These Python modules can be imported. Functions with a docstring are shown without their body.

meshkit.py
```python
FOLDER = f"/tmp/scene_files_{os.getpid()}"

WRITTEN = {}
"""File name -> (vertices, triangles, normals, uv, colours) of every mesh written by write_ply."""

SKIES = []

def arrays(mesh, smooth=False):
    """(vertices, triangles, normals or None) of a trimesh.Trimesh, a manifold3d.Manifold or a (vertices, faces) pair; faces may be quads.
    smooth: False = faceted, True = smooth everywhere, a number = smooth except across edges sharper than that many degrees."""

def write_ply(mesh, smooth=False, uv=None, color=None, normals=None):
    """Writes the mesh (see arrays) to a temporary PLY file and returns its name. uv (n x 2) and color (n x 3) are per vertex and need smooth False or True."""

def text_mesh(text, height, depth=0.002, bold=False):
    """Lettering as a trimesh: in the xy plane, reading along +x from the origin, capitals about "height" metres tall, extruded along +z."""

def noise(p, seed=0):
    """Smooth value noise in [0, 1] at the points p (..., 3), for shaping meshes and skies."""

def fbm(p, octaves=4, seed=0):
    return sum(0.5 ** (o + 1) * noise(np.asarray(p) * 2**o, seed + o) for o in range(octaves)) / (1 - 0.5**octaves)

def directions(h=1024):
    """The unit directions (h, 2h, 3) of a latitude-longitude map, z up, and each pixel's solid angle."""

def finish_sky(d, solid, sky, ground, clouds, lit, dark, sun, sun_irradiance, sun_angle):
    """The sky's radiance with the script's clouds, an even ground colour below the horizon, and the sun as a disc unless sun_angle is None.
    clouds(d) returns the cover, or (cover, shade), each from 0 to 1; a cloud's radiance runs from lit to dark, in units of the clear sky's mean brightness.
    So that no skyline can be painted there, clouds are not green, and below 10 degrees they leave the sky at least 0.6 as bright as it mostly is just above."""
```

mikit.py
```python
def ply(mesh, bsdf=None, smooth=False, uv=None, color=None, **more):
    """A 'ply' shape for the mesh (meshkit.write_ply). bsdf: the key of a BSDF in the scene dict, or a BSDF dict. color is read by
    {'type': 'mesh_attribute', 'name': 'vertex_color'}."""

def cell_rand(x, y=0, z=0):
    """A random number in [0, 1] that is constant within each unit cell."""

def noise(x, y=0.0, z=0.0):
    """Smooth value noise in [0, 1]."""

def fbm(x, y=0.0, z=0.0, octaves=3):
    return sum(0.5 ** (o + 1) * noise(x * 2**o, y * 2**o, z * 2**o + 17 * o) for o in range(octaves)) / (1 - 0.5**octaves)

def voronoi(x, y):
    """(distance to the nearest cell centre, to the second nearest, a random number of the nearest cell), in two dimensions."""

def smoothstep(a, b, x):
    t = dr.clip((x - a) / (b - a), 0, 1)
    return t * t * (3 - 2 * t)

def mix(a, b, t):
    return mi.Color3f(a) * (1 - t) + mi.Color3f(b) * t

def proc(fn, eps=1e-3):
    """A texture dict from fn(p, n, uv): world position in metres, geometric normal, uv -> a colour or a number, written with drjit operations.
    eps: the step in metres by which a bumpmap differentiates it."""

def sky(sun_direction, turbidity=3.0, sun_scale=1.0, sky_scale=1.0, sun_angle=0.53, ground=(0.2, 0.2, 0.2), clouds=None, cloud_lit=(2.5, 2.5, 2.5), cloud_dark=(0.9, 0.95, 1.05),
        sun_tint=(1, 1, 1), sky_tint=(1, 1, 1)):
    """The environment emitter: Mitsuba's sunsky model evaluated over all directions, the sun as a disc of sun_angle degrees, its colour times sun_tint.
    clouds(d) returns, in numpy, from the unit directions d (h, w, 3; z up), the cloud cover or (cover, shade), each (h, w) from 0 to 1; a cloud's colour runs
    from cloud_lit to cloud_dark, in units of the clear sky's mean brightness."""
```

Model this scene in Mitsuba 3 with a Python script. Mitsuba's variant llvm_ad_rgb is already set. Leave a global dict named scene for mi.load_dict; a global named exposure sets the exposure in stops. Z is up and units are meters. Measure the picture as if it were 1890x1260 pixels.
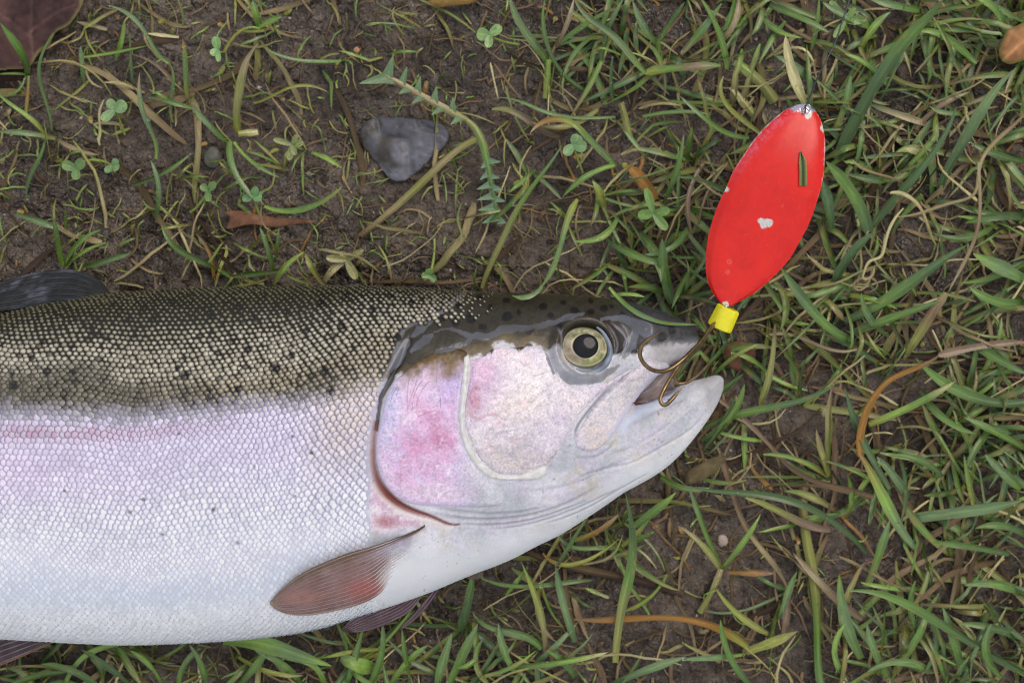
"""A freshly caught rainbow trout lying on wet, sparsely grassed soil, a red spoon lure hooked in its mouth, seen from above."""
import math
import numpy as np
import trimesh
import drjit as dr
import mitsuba as mi
import mikit
import meshkit
from scipy import ndimage
from scipy.interpolate import RectBivariateSpline, make_interp_spline
from scipy.sparse import coo_matrix
from scipy.sparse.linalg import spsolve
from scipy.spatial import cKDTree
from shapely.geometry import Polygon, Point
from shapely import contains_xy

T = mi.ScalarTransform4f
rng = np.random.default_rng(7)
scene, labels = {"type": "scene"}, {}

# ---------------------------------------------------------------- camera, sky, exposure
CAM_H = 0.42                       # camera height over the soil
Z_REF = 0.030                      # height of the fish's middle plane
K = 0.000155                       # metres per photo pixel on that plane
F_PX = (CAM_H - Z_REF) / K
scene["camera"] = {
    "type": "thinlens", "fov": 2 * math.degrees(math.atan(945 / F_PX)), "fov_axis": "x",
    "to_world": T().look_at(origin=[0, 0, CAM_H], target=[0, 0, 0], up=[0, 1, 0]),
    "aperture_radius": 0.0019, "focus_distance": CAM_H - 0.044, "near_clip": 0.01, "far_clip": 200.0,
}
exposure = 1.62


def cloud_layer(d):
    n = meshkit.fbm(d * np.array([2.2, 2.2, 3.0]) + 5.0, 3, 3)
    return np.ones(d.shape[:2]), np.clip(0.75 - 0.55 * d[..., 2] + 1.1 * (n - 0.5), 0, 1)


scene["sky"] = mikit.sky((0.60, 0.60, 1.0), turbidity=5, sun_scale=0.36, sun_angle=34, clouds=cloud_layer, cloud_lit=(2.42, 2.5, 2.66), cloud_dark=(0.98, 1.03, 1.14), sun_tint=(0.93, 0.98, 1.10))


# ---------------------------------------------------------------- small helpers
def lin(c):
    """sRGB 0-255 -> linear reflectance."""
    c = np.asarray(c, float) / 255.0
    return np.where(c <= 0.04045, c / 12.92, ((c + 0.055) / 1.055) ** 2.4)


def W(pts, z):
    """Points measured on the photograph (pixels), standing at height z (metres), in world metres."""
    p = np.atleast_2d(np.asarray(pts, float))
    z = np.broadcast_to(np.asarray(z, float), len(p))
    s = (CAM_H - z) / F_PX
    return np.stack([(p[:, 0] - 945) * s, -(p[:, 1] - 630) * s, z], 1)


def sstep(a, b, x):
    t = np.clip((x - a) / (b - a), 0, 1)
    return t * t * (3 - 2 * t)


def lerp(a, b, t):
    t = np.asarray(t)[..., None]
    return np.asarray(a) * (1 - t) + np.asarray(b) * t


def curve(pts, n):
    """A smooth curve through the points, n samples evenly in arc length."""
    p = np.asarray(pts, float)
    t = np.r_[0, np.cumsum(np.linalg.norm(np.diff(p[:, :2], axis=0), axis=1))]
    if len(p) > 2:
        # centripetal-like parameter, cubic
        s = make_interp_spline(t, p, k=min(3, len(p) - 1))
        q = s(np.linspace(0, t[-1], 12 * n))
    else:
        q = p[0] + np.linspace(0, 1, 12 * n)[:, None] * (p[1] - p[0])
    a = np.r_[0, np.cumsum(np.linalg.norm(np.diff(q, axis=0), axis=1))]
    w = np.linspace(0, a[-1], n)
    return np.stack([np.interp(w, a, q[:, k]) for k in range(p.shape[1])], 1)


def seg_dist(P, poly):
    """Distance of the points P (n,2) to a polyline (m,2), and the place along it (0..1)."""
    best, at = np.full(len(P), 1e3), np.zeros(len(P))
    span = poly.max(0) - poly.min(0)
    far = 0.008 if span.max() < 10 else 1e9                  # beyond this the exact distance does not matter
    m = ((P > poly.min(0) - far) & (P < poly.max(0) + far)).all(1)
    if m.sum() < len(P):
        best[m], at[m] = seg_dist(P[m], poly) if m.any() else (best[m], at[m])
        return best, at
    L = np.r_[0, np.cumsum(np.linalg.norm(np.diff(poly, axis=0), axis=1))]
    for i in range(len(poly) - 1):
        a, b = poly[i], poly[i + 1]
        ab = b - a
        t = np.clip(((P - a) @ ab) / max(ab @ ab, 1e-18), 0, 1)
        d = np.hypot(*(P - a - t[:, None] * ab).T)
        k = d < best
        best[k], at[k] = d[k], ((L[i] + t * (L[i + 1] - L[i])) / L[-1])[k]
    return best, at


def poly_sd(P, poly):
    """Signed distance to a closed polygon (inside positive)."""
    ring = np.vstack([poly, poly[:1]])
    d, _ = seg_dist(P, ring)
    return np.where(contains_xy(Polygon(poly), P[:, 0], P[:, 1]), d, -d)


def add(key, mesh, bsdf, smooth=False, uv=None, color=None, label=None, category=None, group=None, kind=None):
    scene[key] = mikit.ply(mesh, bsdf, smooth=smooth, uv=uv, color=color)
    tag(key, label, category, group, kind)
    return key


def tag(key, label=None, category=None, group=None, kind=None):
    e = {k: v for k, v in (("label", label), ("category", category), ("group", group), ("kind", kind)) if v}
    if e:
        labels[key] = {**labels.get(key, {}), **e}


NUMBER = {}


def numbered(name):
    n = NUMBER.get(name, 0)
    NUMBER[name] = n + 1
    return name if n == 0 else f"{name}_{n:03d}"


def grid_faces(nu, nv, wrap=False):
    i, j = np.meshgrid(np.arange(nu - 1), np.arange(nv if wrap else nv - 1), indexing="ij")
    a, b = i * nv + j, i * nv + (j + 1) % nv
    q = np.stack([a, b, b + nv, a + nv], -1).reshape(-1, 4)
    return np.vstack([q[:, [0, 1, 2]], q[:, [0, 2, 3]]])


def tube(path, radius, ns=10, cap=True):
    """A round tube along a 3-D path; radius a number or one per point."""
    p = np.asarray(path, float)
    r = np.broadcast_to(np.asarray(radius, float), len(p))
    t = np.gradient(p, axis=0)
    t /= np.linalg.norm(t, axis=1, keepdims=True)
    n = np.cross(t[0], [0.3, 0.2, 1.0])
    n /= np.linalg.norm(n)
    rings, ang = [], np.arange(ns) * 2 * np.pi / ns
    for k in range(len(p)):
        n = n - (n @ t[k]) * t[k]
        n /= np.linalg.norm(n)
        b = np.cross(t[k], n)
        rings.append(p[k] + r[k] * (np.cos(ang)[:, None] * n + np.sin(ang)[:, None] * b))
    v = np.vstack(rings)
    f = grid_faces(len(p), ns, wrap=True)
    if cap:
        v = np.vstack([v, p[0], p[-1]])
        a = np.arange(ns)
        o = (len(p) - 1) * ns
        f = np.vstack([f, np.stack([a, a * 0 + len(v) - 2, (a + 1) % ns], 1), np.stack([o + a, o + (a + 1) % ns, a * 0 + len(v) - 1], 1)])
    return trimesh.Trimesh(v, f, process=False)


def principled(rough=0.5, spec=0.5, color=None, **more):
    return {"type": "twosided", "bsdf": {"type": "principled", "base_color": color if color is not None else {"type": "mesh_attribute", "name": "vertex_color"},
                                         "roughness": rough, "specular": spec, **more}}


def rgb(c):
    return {"type": "rgb", "value": [float(x) for x in c]}


# ---------------------------------------------------------------- materials
scene["skin"] = principled({"type": "proc", **{k: v for k, v in mikit.proc(lambda p, n, uv: uv.x).items() if k != "type"}}, 0.35, clearcoat=0.0)
scene["plate_skin"] = principled(0.36, 0.35)
scene["scale_skin"] = principled(0.24, 0.5)
scene["fin_skin"] = principled(0.4, 0.3)
scene["eye_wet"] = principled(0.05, 0.22, clearcoat=0.25, clearcoat_gloss=0.98)
scene["blade_leaf"] = principled(0.34, 0.5)
scene["dry_leaf"] = principled(0.75, 0.15)
scene["grain_mat"] = principled(0.5, 0.4)


def soil_color(p, n, uv):
    a = mikit.fbm(p.x * 60, p.y * 60, p.z * 40, octaves=4)
    b = mikit.fbm(p.x * 420 + 7, p.y * 420, p.z * 420, octaves=3)
    c = mikit.noise(p.x * 2300, p.y * 2300, p.z * 2300)
    far = mikit.smoothstep(0.3, 1.2, dr.sqrt(p.x * p.x + p.y * p.y))
    col = mikit.mix((0.047, 0.035, 0.027), (0.132, 0.102, 0.080), mikit.smoothstep(0.3, 0.72, 0.5 * a + 0.5 * b))
    col = col * (0.6 + 0.8 * c)
    sp = mikit.noise(p.x * 3100 + 5, p.y * 3100, p.z * 3100)
    col = mikit.mix(col, (0.26, 0.235, 0.21), 0.8 * mikit.smoothstep(0.86, 0.95, sp))
    col = col * (1 - 0.55 * mikit.smoothstep(0.72, 0.9, mikit.noise(p.x * 1300, p.y * 1300 + 9, p.z * 1300)))
    green = mikit.mix((0.05, 0.075, 0.03), (0.085, 0.12, 0.045), mikit.fbm(p.x * 9, p.y * 9, octaves=4))
    return mikit.mix(col, green, far * 0.8)


scene["soil_mat"] = {"type": "twosided", "bsdf": {"type": "bumpmap", "arbitrary": mikit.proc(lambda p, n, uv: mikit.fbm(p.x * 900, p.y * 900, p.z * 900, octaves=3), eps=1.2e-4), "scale": 0.0016,
                     "bsdf": {"type": "principled", "base_color": mikit.proc(soil_color), "roughness": mikit.proc(lambda p, n, uv: 0.20 + 0.55 * mikit.smoothstep(0.25, 0.75, 0.6 * mikit.noise(p.x * 45, p.y * 45) + 0.4 * mikit.noise(p.x * 260, p.y * 260))), "specular": 0.45}}}

# ---------------------------------------------------------------- ground: one sheet out to the horizon
def axis(half, step, n_out, grow):
    core = np.arange(-half, half + step / 2, step)
    out, d, x = [], step, half
    for _ in range(n_out):
        d *= grow
        x += d
        out.append(x)
    return np.r_[-np.array(out[::-1]), core, out]


def ground_z(x, y):
    P = np.stack([x, y, 0 * x], -1)
    near = 1 - sstep(0.3, 1.5, np.hypot(x, y))
    z = 0.0055 * (meshkit.fbm(P * 28, 3, 11) - 0.5) + 0.0035 * (meshkit.fbm(P * 110 + 3, 3, 12) - 0.5)
    crumbs = meshkit.fbm(P * 420 + 9, 3, 13)
    z = z + near * (0.0017 * (crumbs - 0.5) + 0.0016 * np.clip(meshkit.noise(P * 260 + 1, 14) - 0.66, 0, 1) * 3)
    # far relief
    z = z + (1 - near) * 0.08 * (meshkit.fbm(P * 0.7, 3, 5) - 0.5)
    return z


gx, gy = axis(0.172, 0.0007, 62, 1.155), axis(0.118, 0.0007, 62, 1.155)
GX, GY = np.meshgrid(gx, gy, indexing="ij")
GZ = ground_z(GX, GY)
ground_fine = ground_z
_gi = RectBivariateSpline(gx, gy, GZ, kx=1, ky=1)


def ground_z(x, y):
    return _gi.ev(x, y)


add("soil", (np.stack([GX, GY, GZ], -1).reshape(-1, 3), grid_faces(len(gx), len(gy))[:, ::-1]), "soil_mat", smooth=True, kind="structure",
    label="damp dark brown soil with crumbs and bare patches under the grass")


# ---------------------------------------------------------------- the trout: outline measured on the photograph, body inflated from it
TOP = [(-1330, 745), (-1240, 740), (-1100, 725), (-900, 695), (-700, 665), (-500, 640), (-300, 615), (-100, 590), (0, 576), (100, 557), (200, 542), (300, 534), (450, 529), (600, 527), (700, 528),
       (800, 532), (880, 537), (950, 540), (1030, 543), (1100, 548), (1160, 557), (1210, 570), (1250, 586), (1276, 601)]
SNOUT = [(1288, 614), (1288, 630), (1280, 644), (1262, 658), (1240, 673), (1222, 686), (1206, 702), (1190, 718), (1166, 741)]
JAW = [(1172, 746), (1200, 738), (1232, 724), (1258, 710), (1284, 701), (1308, 695), (1324, 692), (1333, 696), (1336, 709), (1331, 730), (1314, 763), (1290, 797), (1264, 829), (1236, 857), (1200, 882), (1150, 909)]
BELLY = [(1110, 937), (1060, 970), (1030, 988), (1000, 1002), (950, 1028), (900, 1049), (860, 1064), (810, 1085), (760, 1104), (700, 1124), (650, 1140), (590, 1158), (520, 1170), (440, 1178), (350, 1183),
         (250, 1186), (150, 1183), (60, 1178), (-50, 1172), (-200, 1165), (-400, 1140), (-600, 1095), (-800, 1030), (-950, 985), (-1100, 955), (-1240, 950), (-1330, 955)]
top_c, jaw_c, belly_c = curve(TOP, 700), curve(JAW, 240), curve([JAW[-1]] + BELLY, 700)
snout_c = curve([TOP[-1]] + SNOUT, 160)
outline_px = np.vstack([top_c, snout_c[1:], jaw_c, belly_c[1:]])
mid_of = lambda px: 0.030 - 0.008 * sstep(750, 1330, px)
outline = W(outline_px, mid_of(outline_px[:, 0]))[:, :2]


def zmid(x):
    return mid_of(x / K + 945)


h2 = 0.0006
ux = np.arange(outline[:, 0].min() - 0.004, outline[:, 0].max() + 0.004, h2)
uy = np.arange(outline[:, 1].min() - 0.004, outline[:, 1].max() + 0.004, h2)
UX, UY = np.meshgrid(ux, uy, indexing="ij")
inside = contains_xy(Polygon(outline), UX.ravel(), UY.ravel()).reshape(UX.shape)
# dense outline for an exact distance
ring = np.vstack([outline, outline[:1]])
seglen = np.r_[0, np.cumsum(np.linalg.norm(np.diff(ring, axis=0), axis=1))]
w = np.arange(0, seglen[-1], 0.00006)
dense = np.stack([np.interp(w, seglen, ring[:, k]) for k in range(2)], 1)
dist = cKDTree(dense).query(np.stack([UX.ravel(), UY.ravel()], 1))[0].reshape(UX.shape)
sd = np.where(inside, dist, -dist)
idx = -np.ones(UX.shape, int)
idx[inside] = np.arange(inside.sum())
I, J = np.nonzero(inside)
N = len(I)
rows, cols, vals = [np.arange(N)], [np.arange(N)], [np.full(N, 4.0)]
for a, b in ((1, 0), (-1, 0), (0, 1), (0, -1)):
    k = idx[I + a, J + b]
    ok = k >= 0
    rows.append(np.nonzero(ok)[0]), cols.append(k[ok]), vals.append(np.full(ok.sum(), -1.0))
A = coo_matrix((np.concatenate(vals), (np.concatenate(rows), np.concatenate(cols))), shape=(N, N)).tocsc()
sol = spsolve(A, np.full(N, 0.66 * h2 * h2))
ratio = np.zeros(UX.shape)
ratio[inside] = sol / np.maximum(dist[inside], 1e-6)
good = inside & (dist > 1.6 * h2)
near = ndimage.distance_transform_edt(~good, return_distances=False, return_indices=True)
ratio = ndimage.gaussian_filter(ratio[tuple(near)], 1.2)
u_spl = RectBivariateSpline(ux, uy, ratio * sd, kx=3, ky=3, s=0)


def hz(x, y):
    """Half thickness of the fish over (x, y)."""
    return np.sqrt(np.maximum(u_spl.ev(x, y), 0))


def fish_normal(x, y):
    g = np.stack([-u_spl.ev(x, y, dx=1), -u_spl.ev(x, y, dy=1), 2 * np.maximum(hz(x, y), 4e-4)], -1)
    return g / np.linalg.norm(g, axis=-1, keepdims=True)


def on_fish(pts):
    """Photo pixels -> (x, y) on the fish's upper side."""
    z = np.full(len(pts), 0.05)
    for _ in range(6):
        p = W(pts, z)
        z = zmid(p[:, 0]) + hz(p[:, 0], p[:, 1])
    return W(pts, z)[:, :2]


def fc(pts, n=40):
    return on_fish(curve(pts, n))


PX = K  # one photo pixel on the fish, in metres
# ---- pattern of the skin, in metres along the flank
NZ = lambda P, f, o=3, s=0: meshkit.fbm(np.c_[P * f, np.zeros(len(P))], o, s) - 0.5
BORDER = on_fish(curve([(-1330, 830), (-900, 800), (-500, 770), (-200, 755), (0, 757), (150, 762), (260, 765), (350, 758), (480, 746), (560, 737), (620, 722), (690, 704), (740, 702)], 160))
border_y = lambda x: np.interp(x, BORDER[:, 0], BORDER[:, 1])
HEAD_EDGE = fc([(870, 520), (850, 545), (815, 575), (775, 592), (745, 606), (735, 630), (722, 665), (708, 700), (698, 740), (686, 790), (680, 850), (682, 910), (680, 955), (684, 985), (688, 1020), (690, 1070), (700, 1140)], 80)
HEAD_POLY = np.vstack([HEAD_EDGE, W([(700, 1300), (1500, 1300), (1500, 400), (870, 400)], 0.03)[:, :2]])
DARK_HEAD = on_fish(np.array([(700, 700), (722, 694), (742, 690), (760, 702), (790, 694), (812, 690), (835, 672), (858, 660), (866, 668), (880, 655), (905, 655), (913, 638), (930, 628), (945, 640), (955, 650), (968, 640), (985, 630), (998, 640),
                              (1012, 650), (1030, 640), (1080, 660), (1150, 655), (1176, 652), (1192, 640), (1215, 640), (1240, 636), (1262, 634), (1288, 636), (1300, 600), (1300, 500), (700, 480)]))
WET_SHEEN = [  # the films of water and mucus, sky reflection painted in: centre lines and half widths in pixels
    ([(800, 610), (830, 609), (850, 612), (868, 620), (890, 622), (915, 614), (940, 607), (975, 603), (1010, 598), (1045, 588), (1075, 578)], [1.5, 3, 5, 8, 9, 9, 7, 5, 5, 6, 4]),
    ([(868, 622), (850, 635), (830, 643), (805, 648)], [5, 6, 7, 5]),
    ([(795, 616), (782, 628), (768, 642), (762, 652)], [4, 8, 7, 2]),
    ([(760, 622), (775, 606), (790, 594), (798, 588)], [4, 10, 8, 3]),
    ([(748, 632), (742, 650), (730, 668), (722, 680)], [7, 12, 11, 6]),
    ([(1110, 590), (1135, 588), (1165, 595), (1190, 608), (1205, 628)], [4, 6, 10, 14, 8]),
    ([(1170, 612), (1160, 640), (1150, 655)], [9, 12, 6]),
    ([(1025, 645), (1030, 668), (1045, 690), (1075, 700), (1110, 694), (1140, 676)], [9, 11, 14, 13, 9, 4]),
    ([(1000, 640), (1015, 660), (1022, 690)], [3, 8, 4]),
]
SPOTS = [(870, 587, 9), (840, 595, 8), (850, 566, 7), (815, 587, 8), (890, 604, 7), (933, 583, 9), (935, 552, 7), (1002, 565, 8), (885, 546, 6), (1060, 572, 7), (1090, 573, 7), (1115, 570, 7), (977, 609, 8), (970, 552, 6),
         (830, 552, 6), (905, 566, 5), (1040, 556, 6), (1150, 582, 6), (1190, 603, 11), (1198, 612, 8), (1170, 590, 6), (1222, 622, 9), (1240, 610, 8), (975, 640, 7), (1030, 606, 7), (1090, 555, 5), (1130, 566, 5), (1015, 582, 5), (958, 575, 5)]
BODY_SPOTS = [(22, 690, 8), (25, 710, 9), (88, 686, 8), (138, 687, 6), (345, 692, 9), (330, 678, 6), (390, 735, 8), (388, 720, 5), (440, 718, 7), (508, 678, 9), (600, 685, 9), (460, 645, 7), (540, 655, 6), (430, 630, 7), (285, 585, 8), (263, 570, 7), (390, 580, 9),
              (235, 590, 7), (320, 560, 7), (440, 565, 8), (470, 585, 6), (530, 575, 7), (590, 560, 7), (640, 545, 6), (250, 620, 6), (170, 610, 7), (80, 630, 6), (60, 660, 6), (135, 640, 5), (565, 610, 6), (630, 600, 7), (690, 570, 7), (240, 945, 4), (395, 940, 4), (545, 915, 3), (735, 620, 7),
              (610, 720, 7), (-60, 660, 8), (-120, 700, 9), (-200, 680, 9), (-260, 720, 8), (-330, 690, 9), (-420, 720, 9), (-500, 700, 8), (-600, 730, 9), (-700, 740, 8), (-820, 760, 8), (265, 922, 3.5), (300, 985, 3), (205, 830, 3), (470, 860, 3.2), (330, 800, 3), (120, 905, 3), (575, 835, 3.5), (440, 1000, 2.6), (540, 805, 3), (210, 560, 7), (350, 545, 6), (490, 545, 6), (720, 548, 6), (760, 560, 6)]
head_spots = on_fish(np.array([s[:2] for s in SPOTS]))
body_spots = on_fish(np.array([s[:2] for s in BODY_SPOTS]))
GROOVES = [  # centre line, half width px, depth mm, crease shade painted into the colour
    ([(795, 934), (850, 944), (905, 948), (960, 945), (1010, 935)], 3.0, 0.35, 0.20),
    ([(800, 947), (860, 958), (930, 958), (985, 950), (1040, 932), (1100, 900)], 3.5, 0.5, 0.22),
    ([(848, 966), (920, 968), (980, 960), (1030, 945), (1080, 925)], 2.5, 0.4, 0.25),
    ([(905, 975), (975, 968), (1040, 948), (1095, 925), (1150, 898)], 2.2, 0.35, 0.22),
    ([(1010, 965), (1070, 945), (1120, 918), (1170, 888), (1200, 872)], 2.0, 0.35, 0.25),
    ([(950, 905), (1010, 905), (1070, 890), (1130, 862), (1180, 838)], 5.0, 0.4, 0.05),
    ([(1120, 842), (1160, 828), (1200, 808), (1240, 780)], 4.0, 0.3, 0.06),
    ([(1155, 795), (1190, 768), (1225, 750), (1262, 735)], 4.0, 0.45, 0.08),
    ([(1045, 832), (1048, 805), (1062, 775), (1085, 750), (1110, 722), (1140, 700), (1170, 682)], 6.0, 0.7, 0.10),
]
GROOVES += [
    ([(1128, 596), (1144, 610), (1156, 628), (1152, 645), (1138, 660)], 1.8, 0.35, 0.5),
    ([(1118, 600), (1132, 618), (1138, 638), (1130, 655)], 1.6, 0.25, 0.35),
    ([(1146, 600), (1158, 616), (1160, 632)], 1.4, 0.2, 0.4),
    ([(1028, 606), (1036, 622), (1034, 650)], 2.4, 0.3, 0.3),
    ([(1062, 812), (1064, 792), (1082, 764), (1106, 736), (1134, 708)], 2.2, 0.5, 0.45),
    ([(1060, 886), (1120, 866), (1171, 852), (1220, 826), (1267, 799), (1300, 762)], 2.6, 0.45, 0.12),
    ([(1290, 712), (1306, 722), (1312, 740), (1300, 768)], 5.0, 0.3, 0.08),
    ([(1060, 840), (1085, 846), (1112, 838), (1135, 815)], 3.0, 0.4, 0.12),
]
grooves = [(fc(g[0], 50), *g[1:]) for g in GROOVES]
sheen_films = [(fc(c, 44), np.interp(np.linspace(0, 1, 44), np.linspace(0, 1, len(r)), r) * PX * 0.86) for c, r in WET_SHEEN]
SLIT = fc([(768, 610), (752, 634), (741, 660), (728, 685), (712, 715), (702, 748), (696, 790)], 60)
RED_EDGE = fc([(694, 780), (689, 820), (689, 850), (697, 885), (715, 912), (740, 932), (770, 946), (800, 956), (825, 966), (848, 967)], 80)
CREAM_EDGE = fc([(690, 895), (708, 920), (735, 942), (765, 955), (800, 968), (830, 975)], 60)
PINK_BASE = on_fish(np.array([(684, 890), (700, 915), (730, 938), (772, 952), (786, 962), (770, 972), (735, 978), (700, 985), (680, 975), (678, 930)]))


def skin(P, plates=False):
    """Colour (linear) and roughness of the trout's skin at the points P (x, y) of its upper side."""
    n1, n2, n3, n4 = NZ(P, 260, 3, 1), NZ(P, 900, 3, 2), NZ(P, 2600, 2, 3), NZ(P, 90, 3, 4)
    Q = P + 0.0009 * np.stack([n1, NZ(P, 330, 3, 7)], 1) * 1.6
    rough = np.full(len(P), 0.30)
    # flank, belly, throat
    below = (border_y(P[:, 0]) - P[:, 1]) / PX          # px below the dark/white border
    flank = lerp(lin((178, 176, 196)), lin((206, 214, 232)), sstep(120, 330, below + 60 * n4))
    flank = lerp(flank, lin((232, 234, 240)), sstep(310, 420, below + 30 * n4))
    col = flank * (1 + 0.3 * n3)[:, None]
    # head plates area, jaw: pale grey white with a warm and a violet mottling
    inh = sstep(-0.0008, 0.0012, poly_sd(P, HEAD_POLY) + 0.0008 * n2)
    head = lerp(lin((184, 187, 197)), lin((222, 221, 230)), np.clip(0.45 + 2.0 * n4 + 0.5 * n1, 0, 1))
    head = lerp(head, lin((196, 186, 208)), sstep(0.06, 0.26, n1 + 0.4 * n2) * 0.5)
    head = lerp(head, lin((205, 196, 180)), sstep(0.08, 0.26, NZ(P, 210, 3, 21)) * 0.5)
    jawgrey = np.exp(-(np.hypot(*((P - on_fish(np.array([(1265, 745)]))[0]) / [0.0085, 0.0050]).T)) ** 2)
    head = lerp(head, lin((176, 179, 188)), np.clip(jawgrey * (0.75 + 1.2 * n1), 0, 0.85))
    head = head * (1 + 0.42 * n3 + 0.22 * n2)[:, None]
    throat = sstep(0, 70, ((P[:, 1] - np.interp(P[:, 0], *fc([(760, 985), (860, 975), (960, 955), (1060, 905), (1140, 850), (1240, 790), (1330, 720)]).T)) / -PX) + 20 * n4)
    head = lerp(head, lin((230, 233, 238)), throat * 0.85)
    jawtip = sstep(0.009, 0.002, np.hypot(*(P - on_fish(np.array([(1322, 706)]))[0]).T) + 0.002 * n1)
    head = lerp(head, lin((150, 150, 152)), jawtip * 0.7)
    lip = np.exp(-(seg_dist(P, fc([(1150, 790), (1180, 762), (1215, 742), (1245, 728)]))[0] / (9 * PX)) ** 2)
    head = lerp(head, lin((205, 215, 236)), lip * 0.75)
    pink = sstep(-0.0012, 0.0012, poly_sd(Q, PINK_BASE))
    head = lerp(head, lerp(lin((212, 180, 202)), lin((232, 222, 232)), sstep(-0.02, 0.16, n2 + 0.5 * n1)) * (1 + 0.6 * n3)[:, None], pink * 0.9)
    redb = np.exp(-(np.hypot(*((P - on_fish(np.array([(712, 962)]))[0]) / [0.0030, 0.0016]).T)) ** 2)
    head = lerp(head, lin((165, 80, 85)), np.clip(redb * (0.8 + 1.2 * n2), 0, 0.8))
    col = lerp(col, head, inh)
    # dark back
    dark = sstep(-8, 8, -(border_y(P[:, 0]) - P[:, 1]) / PX + 14 * n1) * (1 - inh)
    col = lerp(col, lin((34, 32, 26)) * (1 + 0.8 * n2)[:, None], dark)
    # dark top of the head
    sdh = poly_sd(Q, DARK_HEAD)
    dh = sstep(-0.0004, 0.0006, sdh + 0.0020 * n2 + 0.0010 * n3) * inh
    olive = lerp(lin((50, 46, 37)), lin((98, 84, 58)), sstep(0.0042, 0.0004, sdh + 0.0022 * n1) * sstep(on_fish(np.array([(1040, 640)]))[0][0], on_fish(np.array([(960, 640)]))[0][0], P[:, 0]))
    olive = lerp(olive, lin((58, 62, 72)), 0.6 * sstep(on_fish(np.array([(1110, 620)]))[0][0], on_fish(np.array([(1200, 620)]))[0][0], P[:, 0]))
    olive = olive * (1 + 0.5 * n2 + 0.5 * n3)[:, None]
    col = lerp(col, olive, dh)
    snout = sstep(16, -14, (P[:, 1] - on_fish(np.array([(1250, 634)]))[0][1]) / PX + 22 * n1) * sstep(on_fish(np.array([(1180, 630)]))[0][0], on_fish(np.array([(1220, 630)]))[0][0], P[:, 0]) * sstep(0.002, -0.0005, np.abs(P[:, 1] - on_fish(np.array([(1250, 650)]))[0][1]) - 0.006)
    col = lerp(col, lin((172, 168, 170)) * (1 + 0.5 * n2)[:, None], snout * 0.85)
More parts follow.
